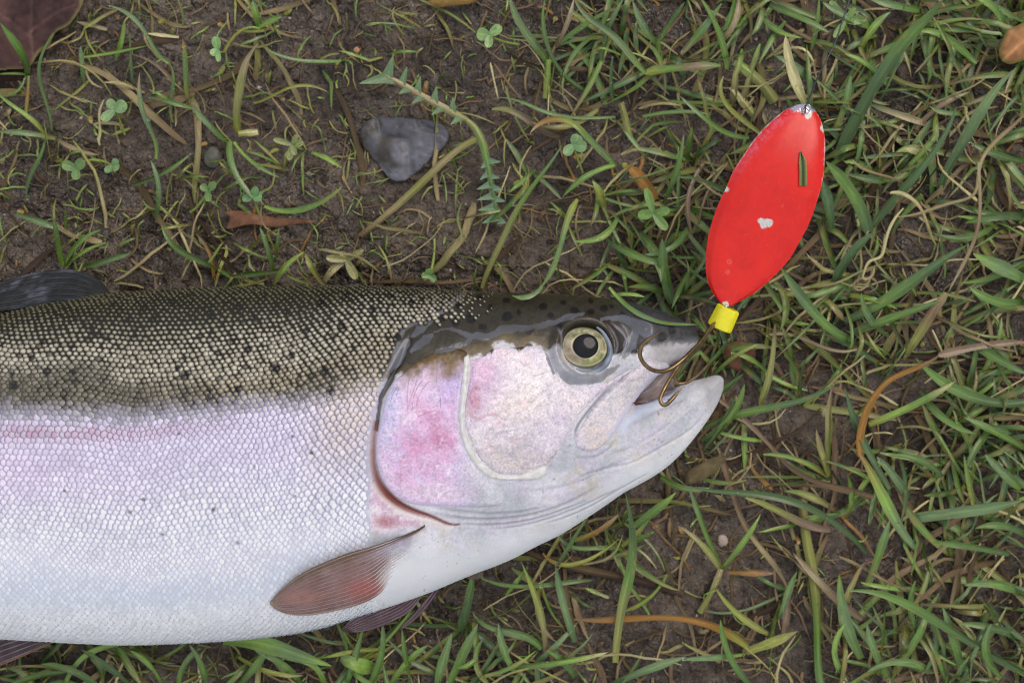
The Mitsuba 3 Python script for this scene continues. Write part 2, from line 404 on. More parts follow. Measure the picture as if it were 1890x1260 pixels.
    for (x, y), s in zip(head_spots, SPOTS):
        d = np.hypot((Q[:, 0] - x) * 0.9, Q[:, 1] - y) / (s[2] * PX)
        col = lerp(col, lin((18, 17, 17)), sstep(1.15, 0.75, d) * 0.92)
    if not plates:
        for (x, y), s in zip(body_spots, BODY_SPOTS):
            d = np.hypot(Q[:, 0] - x, Q[:, 1] - y) / (s[2] * PX)
            col = lerp(col, lin((14, 14, 16)), sstep(1.1, 0.8, d) * 0.95)
    dn = np.hypot(*((P - on_fish(np.array([(1193, 606)]))[0]) / [9 * PX, 7 * PX]).T)
    col = lerp(col, lin((22, 22, 26)), sstep(1.2, 0.6, dn + 0.8 * n1) * 0.85)
    # gill slit and red seam
    d, t = seg_dist(Q, SLIT)
    col = lerp(col, lin((24, 22, 22)), sstep(1.25, 0.7, d / (np.interp(t, [0, .35, .7, 1], [3, 7.5, 5, 3]) * PX)) * 0.85)
    d, t = seg_dist(Q, CREAM_EDGE)
    col = lerp(col, lin((222, 213, 204)), sstep(1.6, 0.5, d / (4 * PX)) * 0.5)
    d, t = seg_dist(P, RED_EDGE)
    col = lerp(col, lin((150, 98, 92)), sstep(1.5, 0.5, d / (np.interp(t, [0, .25, .45, .6, 1], [5, 6, 9, 7, 2]) * PX)) * np.interp(t, [0, .3, .5, 1], [0.45, 0.6, 0.9, 0.7]))
    col = lerp(col, lin((108, 44, 38)), sstep(1.3, 0.5, d / (np.interp(t, [0, .3, .5, .7, 1], [2, 2.5, 5, 3, 1.5]) * PX)) * np.interp(t, [0, .3, .5, 1], [0.5, 0.55, 0.9, 0.8]))
    # films of water, with the sky reflection painted in grey
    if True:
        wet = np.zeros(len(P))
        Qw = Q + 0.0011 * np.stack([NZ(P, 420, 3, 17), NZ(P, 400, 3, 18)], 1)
        for c, r in sheen_films:
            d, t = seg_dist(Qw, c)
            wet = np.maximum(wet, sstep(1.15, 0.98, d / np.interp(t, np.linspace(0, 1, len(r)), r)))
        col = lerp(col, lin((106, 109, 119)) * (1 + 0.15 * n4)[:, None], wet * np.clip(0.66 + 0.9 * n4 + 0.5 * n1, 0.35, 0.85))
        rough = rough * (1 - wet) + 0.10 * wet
    if not plates:
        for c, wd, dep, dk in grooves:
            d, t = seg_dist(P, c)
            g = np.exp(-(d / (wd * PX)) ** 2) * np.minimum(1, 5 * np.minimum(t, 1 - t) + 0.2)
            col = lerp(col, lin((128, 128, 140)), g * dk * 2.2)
    # fine dark flecks on the pale skin
    fl = (NZ(P, 1500, 1, 31) > 0.43) & (NZ(P, 140, 2, 33) > 0.02)
    col = np.where(fl[:, None] & (col.mean(1) > 0.3)[:, None], col * 0.55, col)
    return np.clip(col, 0.004, 0.92), rough


def relief(P):
    """Fine relief of the skin (metres, outwards)."""
    h = 0.00010 * NZ(P, 700, 3, 41) + 0.0004 * NZ(P, 120, 2, 43)
    for c, wd, dep, dk in grooves:
        d, t = seg_dist(P, c)
        h -= dep * 1e-3 * np.exp(-(d / (wd * PX)) ** 2) * np.minimum(1, 5 * np.minimum(t, 1 - t) + 0.2)
    d, t = seg_dist(P, SLIT)
    h -= 0.0010 * np.exp(-(d / (6 * PX)) ** 2) * np.minimum(1, 3 * t)
    d, t = seg_dist(P, RED_EDGE)
    h -= 0.0012 * np.exp(-(d / (5 * PX)) ** 2) * np.minimum(1, 4 * (1 - t))
    d = np.hypot(*(P - on_fish(np.array([(1081, 642)]))[0]).T)
    h -= 0.0022 * sstep(50 * PX, 34 * PX, d)
    h += 0.0008 * np.exp(-((d - 54 * PX) / (9 * PX)) ** 2)
    nostril = np.hypot(*(P - on_fish(np.array([(1193, 606)]))[0]).T)
    h -= 0.0009 * np.exp(-(nostril / (7 * PX)) ** 2)
    return h


def surface_nets(xs, ys, zs, G):
    """Vertices and triangles of the surface G = 0 on a rectilinear grid (G > 0 inside)."""
    S = G > 0
    nx, ny, nz = S.shape
    cnt = np.zeros((nx - 1, ny - 1, nz - 1), np.int8)
    for a, b, c in np.ndindex(2, 2, 2):
        cnt += S[a:nx - 1 + a, b:ny - 1 + b, c:nz - 1 + c]
    act = (cnt > 0) & (cnt < 8)
    ids = np.full(cnt.shape, -1, np.int32)
    ci, cj, ck = np.nonzero(act)
    ids[act] = np.arange(len(ci))
    ax = (xs, ys, zs)
    acc, num = np.zeros((len(ci), 3)), np.zeros(len(ci))
    cell = (ci, cj, ck)
    for d in range(3):
        o = [e for e in range(3) if e != d]
        for s, t in np.ndindex(2, 2):
            i0 = [c.copy() for c in cell]
            i0[o[0]] += s
            i0[o[1]] += t
            i1 = [c.copy() for c in i0]
            i1[d] += 1
            g0, g1 = G[tuple(i0)], G[tuple(i1)]
            x = (g0 > 0) != (g1 > 0)
            f = np.where(x, g0 / np.where(x, g0 - g1, 1), 0)
            p = np.stack([ax[e][i0[e]] for e in range(3)], 1)
            p[:, d] += f * (ax[d][i1[d]] - ax[d][i0[d]])
            acc[x] += p[x]
            num[x] += 1
    V = acc / num[:, None]
    F = []
    for d in range(3):
        o = [(d + 1) % 3, (d + 2) % 3]
        sl0 = [slice(None)] * 3
        sl1 = [slice(None)] * 3
        sl0[d], sl1[d] = slice(0, -1), slice(1, None)
        cross = S[tuple(sl0)] != S[tuple(sl1)]
        e = np.array(np.nonzero(cross))
        keep = (e[o[0]] > 0) & (e[o[1]] > 0) & (e[o[0]] < S.shape[o[0]] - 1) & (e[o[1]] < S.shape[o[1]] - 1)
        e = e[:, keep]
        flip = S[tuple(e)]
        q = []
        for s, t in ((-1, -1), (0, -1), (0, 0), (-1, 0)):
            c = e.copy()
            c[o[0]] += s
            c[o[1]] += t
            q.append(ids[tuple(c)])
        q = np.stack(q, 1)
        q[~flip] = q[~flip][:, ::-1]
        F.append(q)
    F = np.vstack(F)
    return V, np.vstack([F[:, [0, 1, 2]], F[:, [0, 2, 3]]])


hx0 = W([(640, 600)], 0.03)[0, 0]
hx1 = W([(-40, 600)], 0.03)[0, 0]
bx = np.r_[np.arange(ux[2], hx1, 0.0024), np.arange(hx1, hx0, 0.0009), np.arange(hx0, ux[-3], 0.0003)]
by = np.arange(uy[2], uy[-3], 0.00036)
bz = np.arange(-0.0345, 0.0346, 0.0006)
G = (u_spl(bx, by)[:, :, None] - (bz ** 2)[None, None, :]).astype(np.float32)
V, F = surface_nets(bx, by, bz, G)
del G
for _ in range(3):
    g = u_spl.ev(V[:, 0], V[:, 1]) - V[:, 2] ** 2
    dg = np.stack([u_spl.ev(V[:, 0], V[:, 1], dx=1), u_spl.ev(V[:, 0], V[:, 1], dy=1), -2 * V[:, 2]], 1)
    step = -g[:, None] * dg / np.maximum((dg ** 2).sum(1, keepdims=True), 1e-7)
    V += np.clip(step, -0.0006, 0.0006)
Nn = np.stack([-u_spl.ev(V[:, 0], V[:, 1], dx=1), -u_spl.ev(V[:, 0], V[:, 1], dy=1), 2 * V[:, 2]], 1)
Nn /= np.maximum(np.linalg.norm(Nn, axis=1, keepdims=True), 1e-9)
upper = sstep(0.0005, 0.004, V[:, 2])
inframe = V[:, 0] > hx1 - 0.02
amp = np.zeros(len(V))
sel = (V[:, 0] > W([(600, 600)], 0.03)[0, 0]) & (V[:, 2] > 0)
amp[sel] = relief(V[sel, :2]) * upper[sel]
body_col, body_rough = np.tile(lin((206, 208, 216)), (len(V), 1)), np.full(len(V), 0.36)
body_col = lerp(body_col, np.tile(lin((36, 34, 28)), (len(V), 1)), sstep(-10, 10, (V[:, 1] - border_y(V[:, 0])) / PX))
HX = W([(600, 600)], 0.03)[0, 0]
seen_ = (V[:, 2] > -0.003) & (V[:, 0] > HX)
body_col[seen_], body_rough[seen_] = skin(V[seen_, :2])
V = V + Nn * amp[:, None]
V[:, 2] += zmid(V[:, 0])
body_uv = np.stack([body_rough, body_rough * 0], 1)
tag("trout", "freshly caught rainbow trout lying on its side with its mouth open", "fish")
fl = (Nn[F[:, 0]] * np.cross(V[F[:, 1]] - V[F[:, 0]], V[F[:, 2]] - V[F[:, 0]])).sum(1)
if np.median(fl) < 0:
    F = F[:, ::-1]
add("trout__body", (V, F), "skin", smooth=True, uv=body_uv, color=body_col)


def top_z(x, y):
    return zmid(x) + hz(x, y)


def plate(key, poly_px, rise, edge_px, color_fn, bsdf="plate_skin", res=0.00019, sink=0.0006, n=160, bump=0.0, label=None):
    """A bony plate lying on the head: the skin surface inside the polygon, raised, its rim rolled down into the skin."""
    poly = on_fish(curve(poly_px + poly_px[:1], n))[:-1]
    x0, y0 = poly.min(0) - res
    x1, y1 = poly.max(0) + res
    X, Y = np.meshgrid(np.arange(x0, x1 + res, res), np.arange(y0, y1 + res, res), indexing="ij")
    P = np.stack([X.ravel(), Y.ravel()], 1)
    s = poly_sd(P, poly)
    prof = np.sqrt(np.clip(s / (edge_px * PX), 0, 1) * (2 - np.clip(s / (edge_px * PX), 0, 1)))
    # snap the outermost vertices to the outline
    ringp = np.vstack([poly, poly[:1]])
    out = (s < 0) & (s > -1.5 * res)
    if out.any():
        t = cKDTree(np.vstack([ringp[:-1] + a * np.diff(ringp, axis=0) for a in np.linspace(0, 1, 8, endpoint=False)]))
        P = P.copy()
        P[out] = t.data[t.query(P[out])[1]]
    nrm = fish_normal(P[:, 0], P[:, 1])
    if callable(rise):
        r = rise(P)
    else:
        r = rise
    h = -sink + (r + sink) * prof + bump * NZ(P, 700, 3, 51) * prof
    Vp = np.c_[P, top_z(P[:, 0], P[:, 1])] + nrm * h[:, None]
    Fq = grid_faces(*X.shape)
    ok = (s > -1.5 * res)
    Fq = Fq[ok[Fq].all(1) & (s[Fq].max(1) > 0)]
    used = np.unique(Fq)
    re = -np.ones(len(Vp), int)
    re[used] = np.arange(len(used))
    m = (Vp[used], re[Fq])
    c = color_fn(P[used], s[used])
    add(key, m, bsdf, smooth=True, color=np.clip(c, 0.004, 0.92), label=label)


def strokes(P, col, lines, color, w, k):
    for l in lines:
        d, t = seg_dist(P, fc(l, 24))
        col = lerp(col, lin(color), sstep(1.5, 0.4, d / (w * PX * (1 - 0.5 * t))) * k)
    return col


def gill_color(P, s):
    n1, n2, n3, n4 = NZ(P, 300, 3, 61), NZ(P, 1100, 3, 62), NZ(P, 3000, 2, 63), NZ(P, 110, 3, 64)
    at = lambda x, y, rx, ry: np.exp(-((P - on_fish(np.array([(x, y)]))[0]) ** 2 / (np.array([rx, ry]) * PX) ** 2).sum(1))
    c = lerp(lin((212, 196, 232)), lin((226, 204, 230)), np.clip(0.5 + 2 * n4, 0, 1))
    c = lerp(c, lin((210, 160, 198)), np.clip(at(800, 800, 62, 62) * (0.85 + 1.3 * n1), 0, 1))
    c = lerp(c, lin((192, 122, 164)), np.clip(at(800, 812, 34, 22) * (0.6 + 1.0 * n1), 0, 0.8))
    c = lerp(c, lin((216, 162, 200)), np.clip(at(770, 872, 50, 46) * (0.5 + 1.6 * n1), 0, 0.7))
    c = lerp(c, lin((176, 158, 214)), np.clip(at(832, 700, 22, 40) * 0.85, 0, 1))
    c = lerp(c, lin((198, 196, 232)), np.clip(at(716, 760, 22, 55) * 0.9, 0, 1))
    c = lerp(c, lin((190, 188, 214)), np.clip(at(858, 880, 22, 50) * 0.8, 0, 1))
    c = lerp(c, lin((228, 210, 226)), np.clip(at(800, 905, 60, 18) * 0.7, 0, 1))
    c = lerp(c, lin((180, 164, 150)), np.clip(at(895, 905, 30, 16) * (0.5 + 1.5 * n2), 0, 0.6))
    c = lerp(c, lin((200, 134, 172)), sstep(0.10, 0.30, n2 + 0.4 * n1) * 0.35)
    c = lerp(c, lin((236, 222, 236)), sstep(0.12, 0.3, NZ(P, 420, 3, 66)) * 0.5)
    net = np.abs(NZ(P, 620, 2, 67))
    c = lerp(c, lin((238, 228, 242)), sstep(0.05, 0.01, net) * 0.35)
    c = c * (1 + 0.5 * n2 + 0.6 * n3)[:, None]
    ol = sstep(22, -14, -(P[:, 1] - on_fish(np.array([(790, 692)]))[0][1]) / PX + 46 * n1 + np.maximum(0, (P[:, 0] - on_fish(np.array([(806, 692)]))[0][0]) / PX * 0.5))
    c = lerp(c, lerp(lin((120, 98, 66)), lin((78, 66, 46)), sstep(0, 40, (P[:, 1] - on_fish(np.array([(800, 680)]))[0][1]) / PX)) * (1 + 1.0 * n2)[:, None], ol)
    c = strokes(P, c, [[(755, 702), (752, 725), (752, 755)], [(770, 702), (760, 730), (752, 757)], [(780, 703), (765, 728), (762, 757)], [(792, 705), (772, 735), (768, 765)], [(800, 758), (780, 765), (770, 770)]], (164, 86, 122), 1.3, 0.45)
    c = strokes(P, c, [[(810, 660), (806, 690), (806, 712)], [(822, 672), (820, 685)], [(812, 735), (813, 752)]], (94, 78, 96), 1.1, 0.55)
    c = strokes(P, c, [[(733, 715), (725, 730), (721, 742)], [(736, 718), (731, 732)], [(727, 716), (722, 728)]], (120, 130, 170), 1.2, 0.6)
    for cl, r in sheen_films:
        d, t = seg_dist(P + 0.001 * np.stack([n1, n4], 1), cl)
        c = lerp(c, lin((112, 115, 124)), sstep(1.1, 0.95, d / np.interp(t, np.linspace(0, 1, len(r)), r)) * 0.75)  # grey sky reflection painted where the film crosses the gill cover
    x0_, x1_ = on_fish(np.array([(838, 890), (905, 890)]))[:, 0]
    y0_, y1_ = on_fish(np.array([(850, 815), (850, 872)]))[:, 1]
    grey = sstep(x0_, x1_, P[:, 0] + 0.004 * n1 * 2) * sstep(y0_, y1_, P[:, 1])
    c = lerp(c, lerp(lin((184, 187, 197)), lin((222, 221, 230)), np.clip(0.35 + 1.6 * n4 + 0.5 * n1, 0, 1)) * (1 + 0.22 * n2 + 0.42 * n3)[:, None], grey)
    c = lerp(c, lin((216, 214, 240)), sstep(9, 2, s / PX) * 0.45 * (1 - ol) * (1 - grey))
    return c


plate("trout__gill_cover", [(864, 650), (835, 640), (800, 650), (774, 664), (752, 682), (733, 698), (715, 727), (704, 768), (697, 802), (694, 840), (700, 872), (715, 900), (738, 921), (765, 931), (795, 934), (850, 936), (900, 936), (930, 926), (920, 895), (890, 880), (868, 850), (852, 815), (846, 770), (853, 710)],
      0.0012, 16, gill_color, bump=0.00035, label="rose and lilac gill cover with an olive upper corner")


def cheek_color(P, s):
    n1, n2, n3, n4 = NZ(P, 300, 3, 71), NZ(P, 1100, 3, 72), NZ(P, 3000, 2, 73), NZ(P, 100, 3, 74)
    at = lambda x, y, rx, ry: np.exp(-((P - on_fish(np.array([(x, y)]))[0]) ** 2 / (np.array([rx, ry]) * PX) ** 2).sum(1))
    c = lerp(lin((204, 194, 214)), lin((234, 226, 230)), np.clip(0.5 + 2.2 * n4 + 0.8 * n1, 0, 1))
    c = lerp(c, lin((204, 180, 216)), np.clip(at(885, 720, 36, 50) * 0.9, 0, 1))
    c = lerp(c, lin((214, 172, 204)), np.clip(at(890, 690, 34, 36) * (0.7 + n1), 0, 1))
    c = lerp(c, lin((178, 118, 152)), np.clip(at(876, 742, 16, 24) * (0.75 + 2.0 * n1), 0, 1))
    c = lerp(c, lin((172, 128, 150)), np.clip(at(880, 716, 7, 6), 0, 0.7))
    c = lerp(c, lin((182, 178, 190)), np.clip(at(960, 840, 90, 44) * (0.75 + 1.8 * n1), 0, 0.95))
    c = lerp(c, lin((200, 184, 172)), np.clip(at(950, 850, 46, 24) * (0.35 + 2.4 * n2), 0, 0.7))
    c = lerp(c, lin((188, 178, 208)), np.clip(at(1015, 775, 40, 30) * (0.6 + 2 * n1), 0, 0.8))
    c = lerp(c, lin((232, 220, 212)), np.clip(at(960, 750, 60, 30) * 0.6, 0, 1))
    c = lerp(c, lin((228, 190, 200)), sstep(0.1, 0.3, n1 + 0.3 * n2) * 0.3)
    c = lerp(c, lin((242, 236, 244)), sstep(0.05, 0.01, np.abs(NZ(P, 560, 2, 78))) * 0.3)
    c = c * (1 + 0.45 * n2 + 0.65 * n3)[:, None]
    c = strokes(P, c, [[(868, 762), (885, 772), (900, 766), (915, 766), (925, 772)], [(915, 785), (925, 780), (930, 790)]], (190, 130, 134), 3.2, 0.42)
    c = strokes(P, c, [[(985, 695), (1000, 690), (1010, 686)], [(915, 800), (960, 790)], [(960, 668), (968, 676), (975, 672)]], (150, 146, 160), 2.0, 0.4)
    # the dark upper rim of the cheek
    Q = P + 0.0014 * np.stack([n1, NZ(P, 330, 3, 77)], 1)
    c = lerp(c, lin((64, 56, 44)) * (1 + n2)[:, None], sstep(-0.0004, 0.0006, poly_sd(Q, DARK_HEAD) + 0.0020 * n2 + 0.0010 * n3))
    for cl, r in sheen_films:
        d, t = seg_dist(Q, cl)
        c = lerp(c, lin((118, 124, 136)), sstep(1.1, 0.95, d / np.interp(t, np.linspace(0, 1, len(r)), r)) * 0.85)  # the same painted sky reflection on the cheek
    return c


plate("trout__cheek", [(866, 662), (890, 655), (915, 640), (945, 640), (985, 638), (1012, 655), (1022, 680), (1045, 706), (1085, 712), (1130, 700), (1172, 678), (1150, 696), (1112, 722), (1085, 748), (1062, 775), (1045, 805), (1030, 835), (1005, 862), (960, 876), (915, 872), (892, 855), (874, 828), (861, 795), (857, 765), (863, 715)],
      0.0007, 10, cheek_color, bump=0.0003, label="pale pinkish cheek plate behind the eye")


def ridge_color(P, s):
    n2, n3 = NZ(P, 900, 3, 82), NZ(P, 2600, 2, 83)
    c = lerp(lin((208, 206, 200)), lin((226, 226, 228)), np.clip(0.5 + 2 * n2, 0, 1))
    return c * (1 + 0.2 * n3)[:, None]


plate("trout__gill_ridge", [(853, 660), (863, 655), (866, 690), (863, 730), (858, 765), (860, 795), (872, 826), (890, 854), (912, 870), (955, 876), (1010, 864), (1008, 872), (955, 886), (905, 882), (880, 864), (862, 838), (850, 806), (846, 770), (850, 715)],
      0.0010, 7, ridge_color, res=0.00018, label="cream ridge between cheek and gill cover")


def jawbone_color(P, s):
    n1, n2, n3 = NZ(P, 300, 3, 91), NZ(P, 1100, 3, 92), NZ(P, 3000, 2, 93)
    c = lerp(lin((210, 206, 216)), lin((222, 214, 218)), np.clip(0.5 + 2.4 * n1, 0, 1))
    c = lerp(c, lin((160, 160, 172)), sstep(7, 1, s / PX) * 0.6)
    c = lerp(c, lin((208, 192, 186)), np.clip(np.exp(-(np.hypot(*(P - on_fish(np.array([(1095, 806)]))[0]).T) / (24 * PX)) ** 2) * (0.6 + 2 * n2), 0, 0.8))
    c = lerp(c, lin((204, 190, 182)), sstep(0.05, 0.25, n2) * 0.4)
    c = lerp(c, lin((196, 190, 212)), sstep(0.05, 0.2, n1) * 0.5)
    # its smooth lilac-white inner lip
    d, t = seg_dist(P, fc([(1225, 682), (1200, 704), (1172, 738), (1152, 770), (1130, 806)], 40))
    c = c * (1 + 0.5 * n2 + 0.6 * n3)[:, None]
    return lerp(c, lin((208, 204, 224)), sstep(16, 7, d / PX))


plate("trout__jaw_bone", [(1232, 668), (1205, 664), (1180, 672), (1160, 688), (1132, 712), (1104, 740), (1080, 770), (1065, 796), (1060, 818), (1072, 831), (1095, 833), (1118, 820), (1138, 796), (1154, 770), (1170, 742), (1190, 716), (1212, 695), (1238, 676)],
      0.0008, 12, jawbone_color, bump=0.0003, sink=0.0008, res=0.00018, label="mottled upper jaw bone slanting down from the snout")

# inside of the mouth: the far jaw seen through the opening
mo = W([(1160, 742), (1205, 700), (1242, 674), (1256, 668), (1250, 690), (1242, 708), (1248, 718), (1225, 728), (1195, 742), (1165, 748)], 0.0262)
mo_c = mo.mean(0)
nm = len(mo)
mv = np.vstack([mo, mo + [0, 0, -0.005], [mo_c + [-0.001, 0.0, -0.0025]]])
mfaces = [[k, (k + 1) % nm, nm + (k + 1) % nm] for k in range(nm)] + [[k, nm + (k + 1) % nm, nm + k] for k in range(nm)] + [[nm + k, nm + (k + 1) % nm, 2 * nm] for k in range(nm)]
mm = trimesh.Trimesh(mv, np.array(mfaces), process=False).subdivide().subdivide().subdivide()
mvv = np.array(mm.vertices)
mvv[:, 2] += 0.0008 * NZ(mvv[:, :2], 400, 3, 95)
mcol = lerp(lin((150, 138, 138)), lin((196, 180, 174)), np.clip(0.5 + 2.2 * NZ(mvv[:, :2], 250, 3, 96), 0, 1))
mcol = lerp(mcol, lin((96, 62, 48)), sstep(0.006, 0.001, np.hypot(*(mvv[:, :2] - mo[0, :2]).T)))
add("trout__mouth_lining", (mvv, mm.faces), "fin_skin", smooth=True, color=mcol, label="grey brown inside of the open mouth")

# ---- eye: iris dome, pupil, pale rim
E = on_fish(np.array([(1079, 640)]))[0]
En = fish_normal(E[:1], E[1:])[0] * [0.55, 0.55, 1]
En /= np.linalg.norm(En)
Ez = top_z(*E)
Ec = np.array([E[0], E[1], Ez]) - En * 0.0010
e1 = np.cross([0, 1, 0], En)
e1 /= np.linalg.norm(e1)
e2 = np.cross(En, e1)


def dome(r_out, height, nr=40, ns=120, base=0.0, shape=None):
    r = np.linspace(0, 1, nr)
    a = np.arange(ns) * 2 * np.pi / ns
    R, A2 = np.meshgrid(r, a, indexing="ij")
    sc = shape(A2) if shape else 1.0
    lx, ly = R * r_out * sc * np.cos(A2), R * r_out * sc * np.sin(A2)
    lz = base + height * np.sqrt(np.maximum(1 - (R * 0.98) ** 2, 0))
    return lx, ly, lz, R, A2, grid_faces(nr, ns, wrap=True)


def eye_world(lx, ly, lz):
    return (Ec + lx[..., None] * e1 + ly[..., None] * e2 + lz[..., None] * En).reshape(-1, 3)


lx, ly, lz, R, A2, ef = dome(39.3 * PX, 0.0026, shape=lambda a: 1 + 0.07 * np.cos(2 * a + 0.2))
ev = eye_world(lx, ly, lz)
r, a = R.ravel(), A2.ravel()
pe = np.stack([lx.ravel(), ly.ravel()], 1)
n1, n2 = NZ(pe, 650, 4, 101), NZ(np.stack([r * 2.0, np.cos(a) * 4 + np.sin(a) * 3], 1), 3, 3, 102)
ec = lerp(lin((132, 132, 98)), lin((178, 172, 140)), np.clip(0.5 + 2.2 * n1 + n2, 0, 1))
ec = lerp(ec, lin((146, 150, 88)), sstep(0.2, 0.9, np.cos(a - 4.9)) * sstep(0.5, 0.85, r) * 0.7)
ec = lerp(ec, lin((168, 150, 138)), sstep(0.3, 0.95, np.cos(a - 3.6)) * 0.7)
ec = lerp(ec, lin((112, 112, 74)), sstep(0.2, 0.9, np.cos(a - 1.4)) * sstep(0.8, 0.5, r) * 0.7)
ec = lerp(ec, lin((206, 200, 160)), np.exp(-((r - 0.595) / 0.022) ** 2))
ec = lerp(ec, lin((205, 205, 165)), np.exp(-((r - 0.93) / 0.03) ** 2) * 0.7)
ec = lerp(ec, lin((96, 98, 84)), sstep(0.965, 1.0, r))
ec = lerp(ec, lin((20, 20, 24)), sstep(0.56, 0.53, r))
ec = lerp(ec, lin((98, 90, 66)), sstep(0.08, 0.25, NZ(pe, 380, 3, 108)) * sstep(0.62, 0.7, r) * 0.6)
ec = lerp(ec, lin((70, 70, 58)), sstep(0.78, 1.0, r) * sstep(0.2, 1.0, np.sin(a)) * 0.7)  # shade of the eyelid painted on the upper iris
ec *= (1 + 0.9 * n1)[:, None]
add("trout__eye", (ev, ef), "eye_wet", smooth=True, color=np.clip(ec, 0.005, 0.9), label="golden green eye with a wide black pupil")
lx, ly, lz, R, A2, ef = dome(22 * PX, 0.0009, nr=14, ns=64, base=0.00225, shape=lambda a: 1 + 0.10 * np.clip(np.cos(a - 0.5), 0, 1) ** 3)
add("trout__eye__pupil", (eye_world(lx, ly, lz), ef), "eye_wet", smooth=True, color=np.tile(lin((16, 17, 24)), (lx.size, 1)))
# pale blue rim round the lower half of the eye and the fold in front of it
aa = np.linspace(-2.9, 1.0, 60)
rad = (44 + 5.0 * sstep(-2.7, -1.2, aa) * sstep(0.6, -0.6, aa)) * PX
pr = Ec + (rad * np.cos(aa))[:, None] * e1 + (rad * np.sin(aa))[:, None] * e2 + En * 0.0002
rim = tube(pr, 0.00025 + 0.0007 * np.sin(np.linspace(0, np.pi, 60)) ** 0.7, 12)
rc = lerp(lin((96, 104, 120)), lin((150, 164, 182)), np.clip(0.5 + 2.5 * NZ(np.array(rim.vertices)[:, :2], 300, 3, 105), 0, 1))
add("trout__eye__lower_rim", (rim.vertices, rim.faces), "eye_wet", smooth=True, color=rc)

# ---- scales: one dome each, in staggered rows along the flank
PITCH = 0.00163
sx = np.arange(W([(-560, 700)], 0.03)[0, 0], W([(960, 700)], 0.03)[0, 0], 0.0008)
latg = np.linspace(-0.06, 0.11, 700)
ytab = np.full((len(sx), len(latg)), np.nan)
for c, x in enumerate(sx):
    yy = np.linspace(uy[3], uy[-4], 900)
    zz = u_spl.ev(np.full_like(yy, x), yy)
    k = zz > 4e-6
    yy, zz = yy[k], np.sqrt(zz[k])
    arc = np.r_[0, np.cumsum(np.hypot(np.diff(yy), np.diff(zz)))]
    lat = np.interp(border_y(x), yy, arc) - arc                 # distance below the border along the skin
    ytab[c] = np.interp(latg, lat[::-1], yy[::-1], left=np.nan, right=np.nan)
# staggered rows along the flank, closer together towards the belly
row = np.arange(-46, 80)
rowpos = np.where(row < 26, row * PITCH * 0.80, 26 * PITCH * 0.80 + (row - 26) * PITCH * 0.72)
cx = np.arange(sx[0], sx[-1], PITCH)
RX, RP = np.meshgrid(cx, rowpos, indexing="ij")
RX = RX + 0.5 * PITCH * (row % 2)[None]
RX, RP = RX.ravel(), RP.ravel()
P_ = np.stack([RX, RP, 0 * RX], 1)
RP = RP + 0.0034 * (meshkit.noise(P_ * 60, 5) - 0.5)
RX = RX + 0.0030 * (meshkit.noise(P_ * 55 + 7, 6) - 0.5)
S = np.stack([RX, ndimage.map_coordinates(ytab, [(RX - sx[0]) / 0.0008, (RP - latg[0]) / (latg[1] - latg[0])], order=1, cval=np.nan), RP], 1)
S = S[np.isfinite(S[:, 1])]
S[:, 0] += rng.normal(0, 0.00012, len(S))
S[:, 1] += rng.normal(0, 0.00009, len(S))
sdh = poly_sd(S[:, :2], HEAD_POLY)
hi_ = sstep(on_fish(np.array([(760, 612)]))[0][1], on_fish(np.array([(760, 590)]))[0][1], S[:, 1])   # on the nape the scales thin out over the head
S = S[(sdh < -0.0004 + 0.0115 * hi_ * rng.random(len(S)) ** 1.5) & (u_spl.ev(S[:, 0], S[:, 1]) > 5e-6)]
sdh = poly_sd(S[:, :2], HEAD_POLY)
lat = (S[:, 2]) / PX                     # px below the border, along the skin
fx = S[:, 0] / K + 945
ns_ = len(S)
r1, r2 = rng.random(ns_), rng.random(ns_)
patch = meshkit.fbm(np.c_[S[:, :2] * 70, 0 * lat], 3, 15) - 0.5
# radius, dome height, colours of the middle and of the rim
up = -lat + 70 * patch
edge = sstep(-26, 26, lat + 26 * patch + 10 * (r1 - 0.5))            # 0 back, 1 white flank
backness = sstep(215, 90, up)                                     # 0 at the very top of the back
rad = PITCH * (0.33 + 0.22 * backness + 0.10 * edge) * (1 - 0.16 * sstep(200, 330, lat))
rad *= 1 + (0.22 + 0.16 * (1 - edge)) * (r1 - 0.5) + 0.30 * patch * (1 - edge)
fade = sstep(0.0002 + 0.012 * sstep(on_fish(np.array([(760, 612)]))[0][1], on_fish(np.array([(760, 590)]))[0][1], S[:, 1]), -0.0022, sdh)
bead = lerp(lin((96, 92, 66)), lin((172, 167, 151)), sstep(215, 105, up)) * 1.12
bead = lerp(bead, lin((158, 148, 124)), sstep(75, 40, up))
thr = np.interp(fx, [-600, 240, 440, 600], [85, 82, 30, 22])
low = sstep(thr + 28, thr - 14, up + 40 * patch)
bead = lerp(bead, lin((102, 97, 82)), low * 0.85)
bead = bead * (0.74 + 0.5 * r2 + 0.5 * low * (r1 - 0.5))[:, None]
nearhead = sstep(600, 700, fx)
bead = lerp(bead, lin((176, 166, 146)), nearhead * sstep(120, 60, up) * 0.8)
white = lerp(lin((222, 216, 236)), lin((240, 241, 248)), sstep(60, 200, lat))
white = lerp(white, lin((220, 229, 242)), sstep(250, 330, lat + 60 * patch))
white = lerp(white, lin((236, 238, 242)), sstep(330, 400, lat))
white = lerp(white, lin((150, 152, 158)), sstep(24, 4, lat + 16 * (r1 - 0.5)) * 0.7)
pk = np.exp(-((lat - np.interp(fx, [-600, 0, 400], [60, 40, 30]) + 14 * patch) / 13) ** 2) * sstep(600, 150, fx)
white = lerp(white, lin((166, 124, 156)), np.clip(pk * (0.62 + 1.2 * patch + 0.7 * (r2 - 0.5)), 0, 0.9))
pk2 = np.exp(-((lat - 105) / 55) ** 2) * sstep(420, 0, fx)
white = lerp(white, lin((230, 213, 238)), np.clip(pk2 * 0.8, 0, 0.8))
